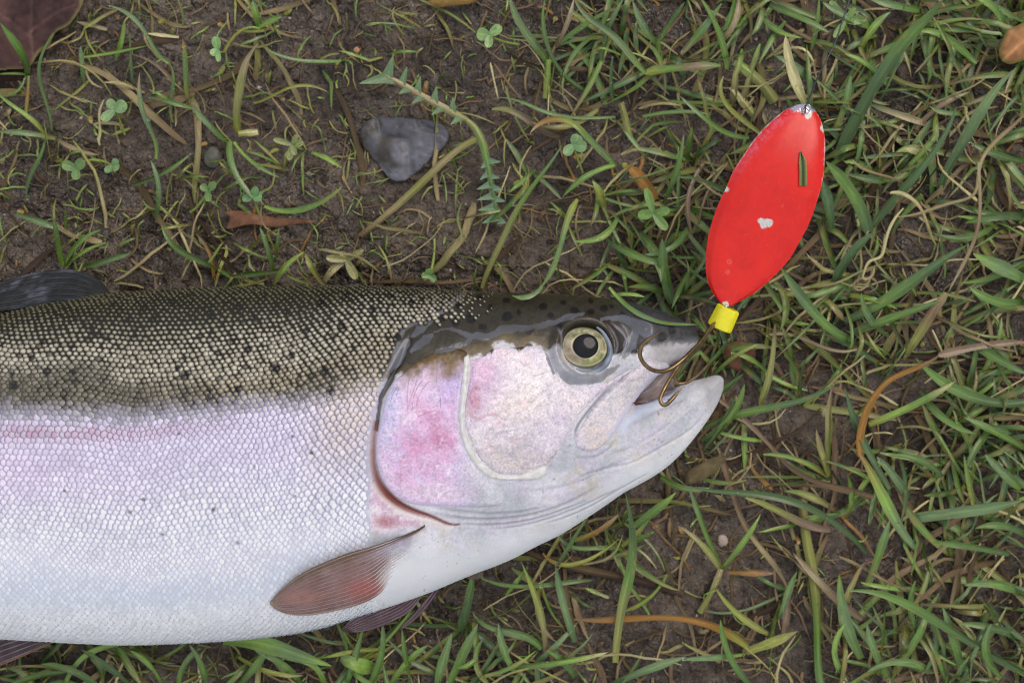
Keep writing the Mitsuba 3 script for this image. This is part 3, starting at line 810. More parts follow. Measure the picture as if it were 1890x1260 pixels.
white = lerp(white, lin((204, 190, 178)), sstep(560, 660, fx) * sstep(190, 60, lat) * (0.35 + 0.4 * r2))
white = white * (0.85 + 0.20 * r2 + 0.22 * (meshkit.fbm(np.c_[S[:, :2] * 190, 0 * lat], 3, 16) - 0.5))[:, None]  # uneven silvery glints painted as brightness per scale
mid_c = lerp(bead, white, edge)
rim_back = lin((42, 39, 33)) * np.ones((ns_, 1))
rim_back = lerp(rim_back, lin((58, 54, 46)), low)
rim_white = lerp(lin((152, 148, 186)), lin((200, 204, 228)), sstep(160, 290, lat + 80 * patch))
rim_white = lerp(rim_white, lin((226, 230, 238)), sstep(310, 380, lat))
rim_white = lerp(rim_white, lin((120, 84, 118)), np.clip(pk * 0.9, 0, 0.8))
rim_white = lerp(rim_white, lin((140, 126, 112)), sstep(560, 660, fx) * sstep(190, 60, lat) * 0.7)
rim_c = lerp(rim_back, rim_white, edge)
dim = (rng.random(ns_) < 0.02 + 0.07 * sstep(300, 0, fx)) * (1 - edge)
mid_c = lerp(mid_c, lin((58, 54, 44)), dim * 0.8)
hgt = (0.00070 * (1 - edge) * (1 - 0.6 * low) * (0.45 + 0.55 * backness) + 0.00034 * edge * (1 - 0.6 * sstep(190, 320, lat))) * (0.85 + 0.3 * r1)
rad *= 0.45 + 0.55 * fade
nrm = fish_normal(S[:, 0], S[:, 1])
t1 = np.stack([-nrm[:, 2], 0 * fx, nrm[:, 0]], 1)                     # towards the tail
t1 /= np.linalg.norm(t1, axis=1, keepdims=True)
t2 = np.cross(nrm, t1)
cen = np.c_[S[:, :2], top_z(S[:, 0], S[:, 1])] + nrm * (relief(S[:, :2]) * (S[:, 0] > HX) * sstep(0.0005, 0.004, hz(S[:, 0], S[:, 1])))[:, None]
rr = np.array([0.0, 0.40, 0.68, 0.86, 0.96, 1.0])
seg = 12
ang = np.arange(seg) * 2 * np.pi / seg
loc = [(0.0, 0.0, 0.0)] + [(q * math.cos(b), q * math.sin(b), q) for q in rr[1:] for b in ang]
loc = np.array(loc)
sf = [[0, 1 + k, 1 + (k + 1) % seg] for k in range(seg)]
for q in range(len(rr) - 2):
    o = 1 + q * seg
    for k in range(seg):
        a_, b_ = o + k, o + (k + 1) % seg
        sf += [[a_, a_ + seg, b_ + seg], [a_, b_ + seg, b_]]
sf = np.array(sf)
q = loc[:, 2]
tiltv = 0.00010 + 0.00016 * edge
dome_h = lambda q: np.sqrt(np.maximum(1 - 0.97 * q ** 2, 0))
SV = (cen[:, None] + (rad[:, None] * loc[None, :, 0] * (1.0 - 0.05 * edge)[:, None])[..., None] * t1[:, None] + (rad[:, None] * loc[None, :, 1] * (0.98 + 0.10 * edge)[:, None])[..., None] * t2[:, None]
      + (hgt[:, None] * dome_h(q)[None] - 0.00003 + tiltv[:, None] * loc[None, :, 0])[..., None] * nrm[:, None])
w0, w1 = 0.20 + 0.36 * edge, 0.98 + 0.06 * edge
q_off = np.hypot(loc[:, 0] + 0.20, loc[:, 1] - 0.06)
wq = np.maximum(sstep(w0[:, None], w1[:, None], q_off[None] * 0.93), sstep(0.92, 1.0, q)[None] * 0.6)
# dome shading painted into the scale colour, darker tailwards, over the rim pigment
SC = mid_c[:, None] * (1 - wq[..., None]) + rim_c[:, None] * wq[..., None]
sp_pts = SV[..., :2].reshape(-1, 2)
sp_n = NZ(sp_pts, 700, 2, 19).reshape(ns_, -1)
for (x, y), s in zip(body_spots, BODY_SPOTS):
    near_ = np.nonzero(np.hypot(S[:, 0] - x, S[:, 1] - y) < 3.2 * s[2] * PX)[0]
    d = np.hypot(SV[near_, :, 0] - x, SV[near_, :, 1] - y) / (s[2] * PX) + 1.1 * sp_n[near_]
    SC[near_] = lerp(SC[near_], lin((20, 19, 19)), sstep(1.25, 0.65, d) * (0.9 if s[2] > 4.5 else 0.75))
SC *= (0.93 + 0.14 * rng.random((ns_, len(q))))[..., None]
SC = np.clip(SC, 0.004, 0.9)
# the largest in view are parts of their own
vis = (fx > 20) & (fx < 690) & (nrm[:, 2] > 0.75) & (fade > 0.9)
score = rad * nrm[:, 2] * vis - 1e-6 * np.abs(fx - 520) / 500
own = np.argsort(-score)[:300]
rest = np.setdiff1d(np.arange(ns_), own)
nf, nv = len(sf), len(loc)
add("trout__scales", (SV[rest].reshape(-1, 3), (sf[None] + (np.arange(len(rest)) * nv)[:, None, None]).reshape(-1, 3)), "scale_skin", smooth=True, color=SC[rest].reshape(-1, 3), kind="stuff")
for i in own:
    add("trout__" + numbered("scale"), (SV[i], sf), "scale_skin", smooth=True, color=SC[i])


# ---- fins
def fin(key, upper, lower, zfun, color_fn, n_rays, ray_col, nu=60, nv=34, thick=0.0005, ray_r=0.00022, wave=0.0003, label=None, ray_from=0.06):
    """A fin between an upper and a lower edge (both base -> tip), with its rays."""
    U, L = curve(upper, nu), curve(lower, nu)
    v = np.linspace(0, 1, nv)
    pxg = U[:, None] * (1 - v)[None, :, None] + L[:, None] * v[None, :, None]
    s = np.linspace(0, 1, nu)
    flat = pxg.reshape(-1, 2)
    z = zfun(flat, np.repeat(s, nv), np.tile(v, nu))
    z = z + wave * np.sin(np.tile(v, nu) * n_rays * 2 * np.pi)
    P3 = W(flat, z)
    c = color_fn(P3[:, :2], np.repeat(s, nv), np.tile(v, nu))
    f = grid_faces(nu, nv)
    bottom = P3 - [0, 0, thick]
    m = trimesh.Trimesh(np.vstack([P3, bottom]), np.vstack([f, f[:, ::-1] + len(P3)]), process=False)
    add(key, (m.vertices, m.faces), "fin_skin", smooth=True, color=np.clip(np.vstack([c, c]), 0.004, 0.9), label=label)
    Z = P3.reshape(nu, nv, 3)
    for k in range(n_rays):
        vv = (k + 0.5) / n_rays
        j = vv * (nv - 1)
        j0, fr = int(j), j - int(j)
        path = Z[:, j0] * (1 - fr) + Z[:, min(j0 + 1, nv - 1)] * fr
        path = path[int(ray_from * nu):int(0.97 * nu)] + [0, 0, 0.00008]
        tb = tube(path, np.linspace(ray_r * 1.25, ray_r * 0.55, len(path)) * np.clip(np.linspace(0.1, 5, len(path)), 0, 1), 6)
        cc = ray_col(np.array(tb.vertices)[:, :2])
        add(key + "__" + ("fin_ray" if k == 0 else f"fin_ray_{k:03d}"), (tb.vertices, tb.faces), "fin_skin", smooth=True, color=np.clip(cc, 0.004, 0.9))


def pect_z(p, s, v):
    xy = on_fish(p)
    z = top_z(xy[:, 0], xy[:, 1])
    root = sstep(0.36, 0.10, s - 0.12 * v)
    return z + 0.0003 * root * (1 - 1.9 * v) + 0.0005 * (1 - root) + 0.0022 * (1 - root) * np.sin(np.pi * np.clip(s, 0, 1)) ** 0.8 * (1 - v) + 0.0010 * (1 - root) * s * (1 - s) * 2


def at_m(P, x, y, rx, ry):
    return np.exp(-((P - on_fish(np.array([(x, y)]))[0]) ** 2 / (np.array([rx, ry]) * PX) ** 2).sum(1))


def pect_color(P, s, v):
    n1, n2 = NZ(P, 250, 3, 111), NZ(P, 1200, 2, 112)
    c = lerp(lin((124, 98, 92)), lin((142, 118, 116)), np.clip(0.5 + 2 * n1, 0, 1))
    c = lerp(c, lin((166, 94, 90)), np.clip(at_m(P, 678, 1085, 38, 22) * (0.8 + 0.8 * n1), 0, 0.8))
    c = lerp(c, lin((170, 116, 104)), np.clip(at_m(P, 550, 1100, 36, 12), 0, 0.6))
    c = lerp(c, lin((196, 180, 150)), sstep(0.90, 1.0, s) * 0.9)
    c = lerp(c, lin((188, 176, 152)), sstep(0.94, 1.0, v) * sstep(0.4, 0.8, s) * 0.9)
    c = lerp(c, lin((150, 138, 158)), sstep(0.40, 0.15, s) * sstep(0.7, 0.3, v) * 0.7)
    c = lerp(c, lin((226, 224, 226)), sstep(0.16, -0.06, s - 0.04 - 0.26 * v + 0.16 * n1) * sstep(0.10, 0.30, v))
    c = lerp(c, lin((176, 176, 196)), np.clip(at_m(P, 745, 1010, 40, 14), 0, 0.6))
    c = lerp(c, lin((104, 88, 70)), sstep(0.20, 0.08, v + 0.05 * n1) * 0.9)
    c = lerp(c, lin((44, 40, 36)), sstep(0.06, 0.0, v) * sstep(0.06, 0.0, np.abs(s - 0.08) - 0.06) * 0.8)
    return c * (1 + 0.4 * n2)[:, None]


def pect_ray(P):
    c = lerp(lin((164, 142, 144)), lin((146, 118, 114)), np.clip(0.5 + 2 * NZ(P, 200, 2, 113), 0, 1))
    c = lerp(c, lin((178, 122, 118)), np.clip(at_m(P, 678, 1085, 40, 24), 0, 0.8))
    c = lerp(c, lin((224, 222, 224)), np.clip(at_m(P, 722, 1072, 26, 34), 0, 0.8))
    return lerp(c, lin((190, 184, 198)), np.clip(at_m(P, 760, 1000, 60, 40), 0, 0.9))


fin("trout__pectoral_fin", [(784, 968), (765, 979), (735, 991), (690, 1007), (640, 1021), (600, 1037), (560, 1056), (525, 1082), (506, 1101), (497, 1113)],
    [(790, 985), (778, 1012), (752, 1040), (722, 1066), (706, 1090), (688, 1104), (655, 1118), (615, 1128), (575, 1135), (535, 1134), (510, 1125), (497, 1113)],
    pect_z, pect_color, 14, pect_ray, ray_r=0.00015, wave=0.00015, ray_from=0.16, label="reddish brown pectoral fin folded back along the belly")

purple = lambda P, s, v: lerp(lin((92, 74, 80)), lin((124, 102, 108)), np.clip(0.5 + 2.5 * NZ(P, 260, 3, 121), 0, 1))
purple_ray = lambda P: lerp(lin((120, 98, 104)), lin((146, 126, 132)), np.clip(0.5 + 2 * NZ(P, 400, 2, 122), 0, 1))
fin("trout__far_pectoral_fin", [(800, 1070), (760, 1085), (715, 1110), (670, 1130), (640, 1150), (631, 1164)], [(806, 1085), (785, 1092), (765, 1120), (725, 1146), (690, 1160), (645, 1166)],
    lambda p, s, v: 0.020 - 0.006 * s, purple, 7, purple_ray, nu=40, nv=22, label="dusky purple far pectoral fin showing below the belly")
fin("trout__torn_fin_ray", [(806, 1080), (790, 1100), (765, 1130), (737, 1160)], [(812, 1085), (803, 1100), (780, 1130), (741, 1160)], lambda p, s, v: 0.019 - 0.007 * s, purple, 2, purple_ray, nu=24, nv=8, label="single purple ray standing off the far fin")
pelv = lambda P, s, v: lerp(lerp(lin((190, 150, 158)), lin((74, 62, 66)), sstep(0.02, 0.28, s + 0.25 * v)), lin((170, 120, 70)), sstep(0.94, 1.0, v) * 0.5) * (1 + 1.2 * NZ(P, 500, 3, 123))[:, None]
fin("trout__pelvic_fin", [(60, 1160), (20, 1150), (-60, 1165), (-160, 1205), (-230, 1250)], [(115, 1178), (75, 1196), (10, 1224), (-90, 1255), (-220, 1262)], lambda p, s, v: 0.026 - 0.012 * s - 0.004 * v, pelv, 8, purple_ray, nu=40, nv=24, label="pinkish grey pelvic fin at the belly")
dors = lambda P, s, v: lerp(lin((48, 50, 54)), lin((100, 104, 120)), sstep(0.10, 0.30, NZ(P * [0.8, 1.3], 260, 3, 131)) * 0.7) * (1 + 0.8 * NZ(P, 900, 2, 132))[:, None]
fin("trout__dorsal_fin", [(205, 545), (180, 515), (130, 498), (70, 502), (0, 520), (-70, 548), (-130, 585)], [(190, 556), (150, 556), (90, 560), (30, 570), (-40, 578), (-100, 588), (-140, 595)],
    lambda p, s, v: 0.020 + 0.016 * v + 0.001 * np.sin(14 * s), dors, 6, lambda P: lerp(lin((46, 48, 54)), lin((66, 70, 78)), np.clip(0.4 + 3 * NZ(P, 300, 2, 133), 0, 1)), nu=46, nv=40, wave=0.00025, label="slate grey dorsal fin folded down along the back")
tailc = lambda P, s, v: lerp(lin((66, 62, 58)), lin((110, 100, 90)), np.clip(0.5 + 2 * NZ(P, 120, 3, 134), 0, 1))
fin("trout__tail_fin", [(-1300, 760), (-1400, 700), (-1500, 620), (-1600, 560), (-1640, 545)], [(-1300, 945), (-1400, 1000), (-1500, 1070), (-1600, 1130), (-1640, 1150)], lambda p, s, v: 0.028 - 0.012 * s, tailc, 18, lambda P: tailc(P, 0, 0) * 1.2, nu=30, nv=40)
fin("trout__anal_fin", [(-820, 1000), (-900, 1020), (-980, 1100), (-1000, 1140)], [(-700, 1040), (-760, 1100), (-860, 1150), (-990, 1150)], lambda p, s, v: 0.026 - 0.010 * s, purple, 9, purple_ray, nu=24, nv=20)
fin("trout__adipose_fin", [(-880, 700), (-920, 672), (-985, 668), (-1000, 680)], [(-860, 715), (-900, 715), (-950, 708), (-1000, 690)], lambda p, s, v: 0.028 + 0 * s, dors, 3, purple_ray, nu=20, nv=12)

# ---------------------------------------------------------------- the spoon lure
scene["lure_paint"] = {"type": "twosided", "bsdf": {"type": "principled", "base_color": {"type": "mesh_attribute", "name": "vertex_color"}, "roughness": mikit.proc(lambda p, n, uv: uv.x),
                       "metallic": mikit.proc(lambda p, n, uv: uv.y), "specular": 0.4}}
scene["bronze"] = principled(0.28, 0.5, mikit.proc(lambda p, n, uv: mikit.mix((0.10, 0.066, 0.034), (0.36, 0.25, 0.13), mikit.fbm(p.x * 700, p.y * 700, p.z * 700, octaves=3))), metallic=0.9)
scene["yellow_plastic"] = principled(0.35, 0.5, mikit.proc(lambda p, n, uv: mikit.mix((0.72, 0.64, 0.012), (0.86, 0.80, 0.03), mikit.fbm(p.x * 500, p.y * 500, p.z * 500, octaves=2))))
scene["line_mat"] = principled(0.3, 0.5, rgb((0.035, 0.04, 0.055)))
scene["steel"] = principled(0.25, 0.5, rgb((0.62, 0.62, 0.64)), metallic=0.85)

LZ = 0.027
SPOON_L = [(1479, 192), (1462, 196), (1440, 210), (1418, 229), (1400, 248), (1384, 269), (1368, 293), (1352, 319), (1340, 347), (1328, 372), (1318, 398), (1310, 424), (1305, 450), (1303, 476), (1303, 500), (1306, 518), (1313, 536), (1322, 550), (1331, 560), (1340, 566)]
SPOON_R = [(1479, 192), (1494, 193), (1506, 206), (1514, 220), (1520, 240), (1523, 266), (1522, 296), (1519, 330), (1512, 358), (1502, 390), (1490, 420), (1476, 446), (1461, 472), (1444, 494), (1424, 514), (1404, 532), (1382, 547), (1364, 557), (1352, 564), (1340, 566)]
nu, nv = 220, 101
sl, sr = curve(SPOON_L, nu), curve(SPOON_R, nu)
sv = np.linspace(-1, 1, nv)
spx = sl[:, None] * (0.5 - 0.5 * sv)[None, :, None] + sr[:, None] * (0.5 + 0.5 * sv)[None, :, None]
ss = np.repeat(np.linspace(0, 1, nu), nv)
vv = np.tile(sv, nu)
flat = spx.reshape(-1, 2)
lens = np.sqrt(np.clip(np.sin(np.pi * ss), 0, 1))
bend = 0.0016 * np.sin(2 * np.pi * (ss - 0.04)) * (0.6 + 0.4 * ss)
top_side = LZ + bend + 0.0021 * lens * (1 - np.abs(vv) ** 3.2) - 0.0004 * sstep(0.8, 1.0, np.abs(vv))
under = top_side - 0.0009 * (1 - 0.55 * np.abs(vv) ** 6)
Pt, Pb = W(flat, top_side), W(flat, under)
# keep the plate's outline even in thickness at the rim
f = grid_faces(nu, nv)
vid = np.arange(nu * nv).reshape(nu, nv)
loop = np.r_[vid[:, 0], vid[-1, 1:], vid[-2::-1, -1], vid[0, -2:0:-1]]
rimf = np.vstack([np.stack([loop, np.roll(loop, -1), np.roll(loop, -1) + nu * nv], 1), np.stack([loop, np.roll(loop, -1) + nu * nv, loop + nu * nv], 1)])
SP = np.vstack([Pt, Pb, Pt[loop], Pb[loop]])
nl = len(loop)
ar = np.arange(nl)
b0 = 2 * nu * nv
rimf = np.vstack([np.stack([b0 + ar, b0 + (ar + 1) % nl, b0 + nl + (ar + 1) % nl], 1), np.stack([b0 + ar, b0 + nl + (ar + 1) % nl, b0 + nl + ar], 1)])
P2 = np.vstack([flat, flat])
pm = Pt[:, :2]
n1, n2, n3 = NZ(pm, 180, 3, 201), NZ(pm, 900, 3, 202), NZ(pm, 2600, 2, 203)
red = lerp(lin((226, 38, 28)), lin((214, 32, 26)), np.clip(0.5 + 2 * n1, 0, 1)) * (1 + 0.08 * n2)[:, None]
edge_d = poly_sd(flat, np.vstack([sl, sr[-2:0:-1]]))
along = flat[:, 1]
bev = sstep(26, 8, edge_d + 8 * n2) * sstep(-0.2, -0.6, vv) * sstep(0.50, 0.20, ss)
red = lerp(red, lin((224, 84, 104)), np.clip(bev * (0.7 + 2.5 * n2 + 2.4 * n3), 0, 0.95))  # pinkish reflection along the bevel painted over the red
chip = np.zeros(len(flat))
seg_c, _ = seg_dist(flat, np.array([(1479, 194), (1488, 204), (1494, 208)], float))
tip_line = 216 + 5 * np.sin(flat[:, 0] * 0.22) + 12 * n2 - 0.50 * np.abs(flat[:, 0] - 1490)
chip = np.maximum(chip, sstep(-1.5, 1.5, tip_line - flat[:, 1] + 3 * n3))
wd = np.hypot((flat[:, 0] - 1409) * 0.86, (flat[:, 1] - 413) * 1.15)
a_ = np.arctan2(flat[:, 1] - 413, flat[:, 0] - 1409)
heart = 10.5 + 2.6 * np.cos(a_ + 0.7) + 1.8 * np.cos(3 * a_ + 0.4) + 5 * n2
chip = np.maximum(chip, sstep(1, -1, wd - heart))
for cx, cy, r in ((1341, 349, 5), (1519, 237, 6), (1338, 563, 6), (1436, 213, 4)):
    chip = np.maximum(chip, sstep(1, -1, np.hypot(flat[:, 0] - cx, flat[:, 1] - cy) - r - 8 * n2))
chip = np.maximum(chip, sstep(1.8, 0.7, edge_d + 6.0 * n2 + 0.6) * sstep(0.5, 0.25, ss) * 0.7)
tipmetal = sstep(209, 203, flat[:, 1] + 6 * n2)
bare = lerp(lin((206, 206, 198)), lin((176, 172, 196)), np.clip(tipmetal + 2 * n3, 0, 1))
scr = np.abs(NZ(np.stack([flat[:, 0] * 0.9 + flat[:, 1] * 0.35, flat[:, 1] * 0.03 - flat[:, 0] * 0.01], 1), 0.35, 2, 209))
red = lerp(red, lin((236, 84, 74)), sstep(0.012, 0.0, scr) * 0.35 * sstep(0.0, 0.2, n1 + 0.1))
red = lerp(red, lin((150, 26, 24)), sstep(0.12, 0.32, NZ(pm, 320, 4, 210)) * 0.14)
top_col = lerp(red, bare, chip)
ring_d = np.minimum(np.abs(np.hypot(flat[:, 0] - 1346, flat[:, 1] - 483) - 3.4), np.abs(np.hypot(flat[:, 0] - 1343, flat[:, 1] - 502) - 3))
top_col = lerp(top_col, lin((226, 92, 92)), sstep(1.6, 0.6, ring_d) * 0.8)
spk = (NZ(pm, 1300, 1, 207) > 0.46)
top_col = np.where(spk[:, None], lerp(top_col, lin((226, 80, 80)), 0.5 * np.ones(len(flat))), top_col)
rim_col = np.tile(lin((214, 178, 140)), (len(Pt), 1))
spoon_col = np.vstack([top_col, np.tile(lin((190, 190, 186)), (len(Pb), 1)), np.tile(lin((206, 150, 120)), (nl, 1)), np.tile(lin((190, 186, 180)), (nl, 1))])
rough = 0.24 + 0.12 * n1 - 0.08 * chip
spoon_uv = np.vstack([np.stack([rough, chip * tipmetal * 0.75], 1), np.tile([0.25, 0.8], (len(Pb), 1)), np.tile([0.3, 0.4], (2 * nl, 1))])
tag("fishing_spoon", "red painted spoon lure with chipped metal tip and bronze treble hook", "fishing lure")
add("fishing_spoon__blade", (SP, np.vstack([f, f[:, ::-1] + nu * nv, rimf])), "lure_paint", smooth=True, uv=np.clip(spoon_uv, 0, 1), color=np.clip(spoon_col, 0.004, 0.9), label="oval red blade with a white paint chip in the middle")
# small nose ring in the tip hole
ringc = W([(1488, 201)], LZ + 0.0015)[0]
ta = np.linspace(0, 2 * np.pi, 33)
rp = ringc + np.stack([0.0011 * np.cos(ta), 0.0013 * np.sin(ta), 0.0004 * np.sin(ta * 2)], 1)
rt = tube(rp, 0.00022, 8, cap=False)
add("fishing_spoon__nose_ring", rt, "steel", smooth=True)
# yellow sleeve: a short faceted tube
c0, c1 = W([(1345, 568)], 0.0262)[0], W([(1327, 606)], 0.0250)[0]
ax = (c1 - c0) / np.linalg.norm(c1 - c0)
sa = np.cross(ax, [0, 0, 1.0])
sa /= np.linalg.norm(sa)
sb = np.cross(sa, ax)
L = np.linalg.norm(c1 - c0)
prof = [(0.0, 0.0022), (0.0, 0.0030), (0.0003, 0.00335), (0.0010, 0.00345), (L * 0.5, 0.00355), (L - 0.0008, 0.00365), (L - 0.0002, 0.0035), (L, 0.0031), (L, 0.0021), (L * 0.5, 0.0020), (0.0004, 0.0021)]
nseg = 40
th = np.arange(nseg) * 2 * np.pi / nseg
facet = 1 + 0.018 * np.cos(6 * th)
vs = np.array([c0 + ax * t + r * fct * (math.cos(q_) * sa + math.sin(q_) * sb) for t, r in prof for q_, fct in zip(th, facet)])
fs = grid_faces(len(prof), nseg, wrap=True)
o = (len(prof) - 1) * nseg
k = np.arange(nseg)
fs = np.vstack([fs, np.stack([o + k, o + (k + 1) % nseg, (k + 1) % nseg], 1), np.stack([o + k, (k + 1) % nseg, k], 1)])
add("fishing_spoon__sleeve", (vs, fs), "yellow_plastic", smooth=35, label="yellow plastic sleeve below the blade")
# link inside the sleeve and the treble hook
lk = curve(W([(1341, 563), (1336, 578), (1330, 596), (1322, 606)], [0.0265, 0.0262, 0.0255, 0.025]), 20)
add("fishing_spoon__link", tube(lk, 0.0006, 8), "steel", smooth=True)


def hook3(px, z, n=70):
    p = np.c_[np.asarray(px, float), np.asarray(z, float)]
    c = curve(p, n)
    return W(c[:, :2], c[:, 2])


shank = hook3([(1322, 596), (1309, 606), (1296, 627), (1280, 645), (1264, 662)], [0.0275, 0.0295, 0.0325, 0.0355, 0.0380], 40)
WIRE = 0.00058


def arm(key, px, z, barb_at, barb_dir, radius=WIRE):
    c = hook3(px, z, 90)
    t = np.linspace(0, 1, 90)
    r = radius * np.where(t > 0.86, np.clip((1 - t) / 0.14, 0.06, 1) ** 0.8, 1.0)
    m = tube(c, r, 12)
    i = int(barb_at * 89)
    b0_ = c[i]
    bd = c[i - 6] - c[i]
    bd /= np.linalg.norm(bd)
    side = np.array([*barb_dir, 0.0])
    bp = np.stack([b0_, b0_ + bd * 0.0009 + side * 0.0006, b0_ + bd * 0.0016 + side * 0.0011])
    m2 = tube(curve(bp, 10), np.linspace(0.00035, 0.00006, 10), 8)
    mm_ = trimesh.util.concatenate([m, m2])
    add(key, (mm_.vertices, mm_.faces), "bronze", smooth=True)


sh = trimesh.util.concatenate([tube(shank + np.array(o_), WIRE * np.linspace(0.55, 1.05, 40), 10) for o_ in ((0.0003, 0.0004, 0), (-0.0003, -0.0003, 0.0002), (0.0004, -0.0004, -0.0004))])
add("fishing_spoon__treble_hook", (sh.vertices, sh.faces), "bronze", smooth=True, label="bronze treble hook with one point over the snout")
arm("fishing_spoon__treble_hook__bend", [(1270, 655), (1255, 668), (1240, 679), (1222, 685), (1203, 682), (1188, 670), (1181, 653), (1184, 639), (1196, 627), (1217, 613)],
    [0.0380, 0.0395, 0.0405, 0.0420, 0.0440, 0.0455, 0.0465, 0.0470, 0.0478, 0.0485], 0.88, (0.3, -0.95))
arm("fishing_spoon__treble_hook__bend_001", [(1266, 660), (1254, 672), (1242, 690), (1230, 710), (1221, 728), (1219, 740), (1225, 747), (1235, 742), (1245, 731), (1259, 717)],
    [0.0375, 0.0380, 0.0385, 0.0390, 0.0400, 0.0408, 0.0410, 0.0408, 0.0402, 0.0395], 0.84, (-0.5, 0.7))
arm("fishing_spoon__treble_hook__bend_002", [(1272, 656), (1262, 668), (1252, 684), (1246, 697), (1250, 706), (1262, 707), (1276, 701), (1290, 690), (1302, 678), (1312, 666)],
    [0.0360, 0.0350, 0.0335, 0.0320, 0.0312, 0.0308, 0.0306, 0.0305, 0.0306, 0.0310], 0.80, (-0.6, 0.5), WIRE * 0.85)

# grass clipping stuck to the blade, and the line
def blade_z(px):
    k_ = np.argmin(np.hypot(flat[:, 0] - px[0], flat[:, 1] - px[1]))
    return top_side[k_]


cl_px = np.array([(1477, 280), (1481, 300), (1482, 320), (1482, 343)], float)
cp = curve(np.c_[cl_px, [blade_z(q_) + 0.0003 for q_ in cl_px]], 20)
cw = W(cp[:, :2], cp[:, 2])
half = 0.0011 * np.minimum(1, np.linspace(0.15, 3.0, 20))
side = np.array([1.0, 0.05, 0])
rowsv = [cw + side * half[:, None] * a__ + [0, 0, zz_] for a__, zz_ in ((-1, 0.0004), (-0.5, 0.0005), (-0.12, 0.0001), (0.12, 0.0001), (0.5, 0.0005), (1, 0.0004))]
cv = np.stack(rowsv, 1).reshape(-1, 3)
cvn = np.vstack([cv, cv - [0, 0, 0.0003]])
cf = grid_faces(20, 6)
ccol = np.tile([lin((118, 122, 54)), lin((100, 112, 48)), lin((52, 60, 34)), lin((52, 60, 34)), lin((104, 112, 50)), lin((134, 126, 62))], (20, 1))
add("grass_clipping", (cvn, np.vstack([cf, cf[:, ::-1] + len(cv)])), "blade_leaf", smooth=True, color=np.vstack([ccol, ccol]), label="short green grass clipping stuck on the red spoon", category="grass clipping")
lp = [(1486, 208), (1487, 198), (1496, 176), (1506, 150), (1518, 126), (1531, 100), (1544, 72), (1553, 45), (1562, 18), (1574, -20), (1590, -70)]
lc = curve(np.c_[lp, [0.0292, 0.0300, 0.0270, 0.0225, 0.0200, 0.0185, 0.0175, 0.0165, 0.0160, 0.015, 0.014]], 90)
add("fishing_line", tube(W(lc[:, :2], lc[:, 2]), 0.00024, 8), "line_mat", smooth=True, label="thin dark fishing line running up from the spoon's metal tip", category="fishing line")

# ---------------------------------------------------------------- plants
PAL = {"g": (92, 122, 54), "d": (66, 90, 46), "b": (102, 126, 82), "y": (136, 142, 66), "l": (126, 158, 70), "s": (150, 137, 102), "t": (118, 98, 77), "o": (146, 108, 58), "w": (188, 180, 132),
       "k": (74, 60, 50), "v": (128, 130, 74), "n": (76, 102, 62), "m": (96, 82, 58)}
PALL = {k: lin(v) for k, v in PAL.items()}


def ribbon(path, width, cols, fold=0.25, roll=0.0, taper="leaf", streak=0.25, seed=0, n=26, across=5):
    """A grass blade: a folded strip along the path, its colours running base to tip."""
    p = curve(path, n) if len(path) != n else path
    t = np.gradient(p, axis=0)
    t /= np.maximum(np.linalg.norm(t, axis=1, keepdims=True), 1e-12)
    side = np.cross([0, 0, 1.0], t)
    side /= np.maximum(np.linalg.norm(side, axis=1, keepdims=True), 1e-9)
    up = np.cross(t, side)
    s = np.linspace(0, 1, n)
    rl = (roll + 0.25 * np.sin(3 * s + seed))[:, None]
    sd_, un = side * np.cos(rl) + up * np.sin(rl), up * np.cos(rl) - side * np.sin(rl)
    if taper == "leaf":
        w = np.interp(s, [0, 0.15, 0.45, 0.75, 0.93, 1], [0.62, 0.85, 1.0, 0.82, 0.38, 0.04])
    elif taper == "stem":
        w = np.interp(s, [0, 1], [1.0, 0.85])
    else:
        w = np.interp(s, [0, 0.1, 0.8, 1], [0.5, 1, 0.8, 0.25])
    w = w * width / 2 * (1 + 0.10 * np.sin(9 * s + 2 * seed))
    a = np.linspace(-1, 1, across)
    lift = fold * (np.abs(a) ** 1.3)
    v = p[:, None] + (w[:, None] * a[None])[..., None] * sd_[:, None] + (w[:, None] * lift[None])[..., None] * un[:, None]
    cc = np.array([PALL[c] for c in cols])
    ct = np.linspace(0, 1, len(cc)) if len(cc) > 1 else np.array([0.0])
    base = np.stack([np.interp(s, ct, cc[:, k]) for k in range(3)], 1)
    if n > 15:
        q = np.stack([np.repeat(s * 30 + seed * 3.1, across), np.tile(a * 2.2, n) + seed, np.full(n * across, seed * 1.7)], 1)
        nz = meshkit.noise(q * [0.35, 1.6, 1], 3).reshape(n, across) - 0.5
        nz2 = meshkit.noise(q * [2.2, 1.2, 1] + 9, 4).reshape(n, across)
    else:
        q = s[:, None] * 11 + 40 * a[None] + seed * 57
        nz = 0.3 * np.sin(q) + 0.2 * np.sin(2.7 * q + seed) + 0.35 * math.sin(seed * 91)
        nz2 = 0.5 + 0.5 * np.sin(1.9 * q + 3 * seed)
        nz2 = np.where(nz2 > 0.93, 0.9, 0.0)
    if across > 7:
        vein = np.sin(a * 17 + 0.6 * np.sin(5 * a + seed))[None] * (0.6 + 0.4 * np.sin(s * 13 + seed))[:, None]
        nz = nz + 0.22 * vein
    c = base[:, None] * (1 + streak * 2 * nz)[..., None]
    c = c * (1 + 0.28 * np.exp(-(a / 0.22) ** 2))[None, :, None] * (1 - 0.18 * np.abs(a) ** 4)[None, :, None]
    if cols[0] in "gdblnyv":
        c = np.where((nz2 > 0.83)[..., None], 0.5 * c + 0.5 * lin((150, 120, 62)), c)
    return v.reshape(-1, 3), grid_faces(n, across), np.clip(c.reshape(-1, 3), 0.004, 0.9)


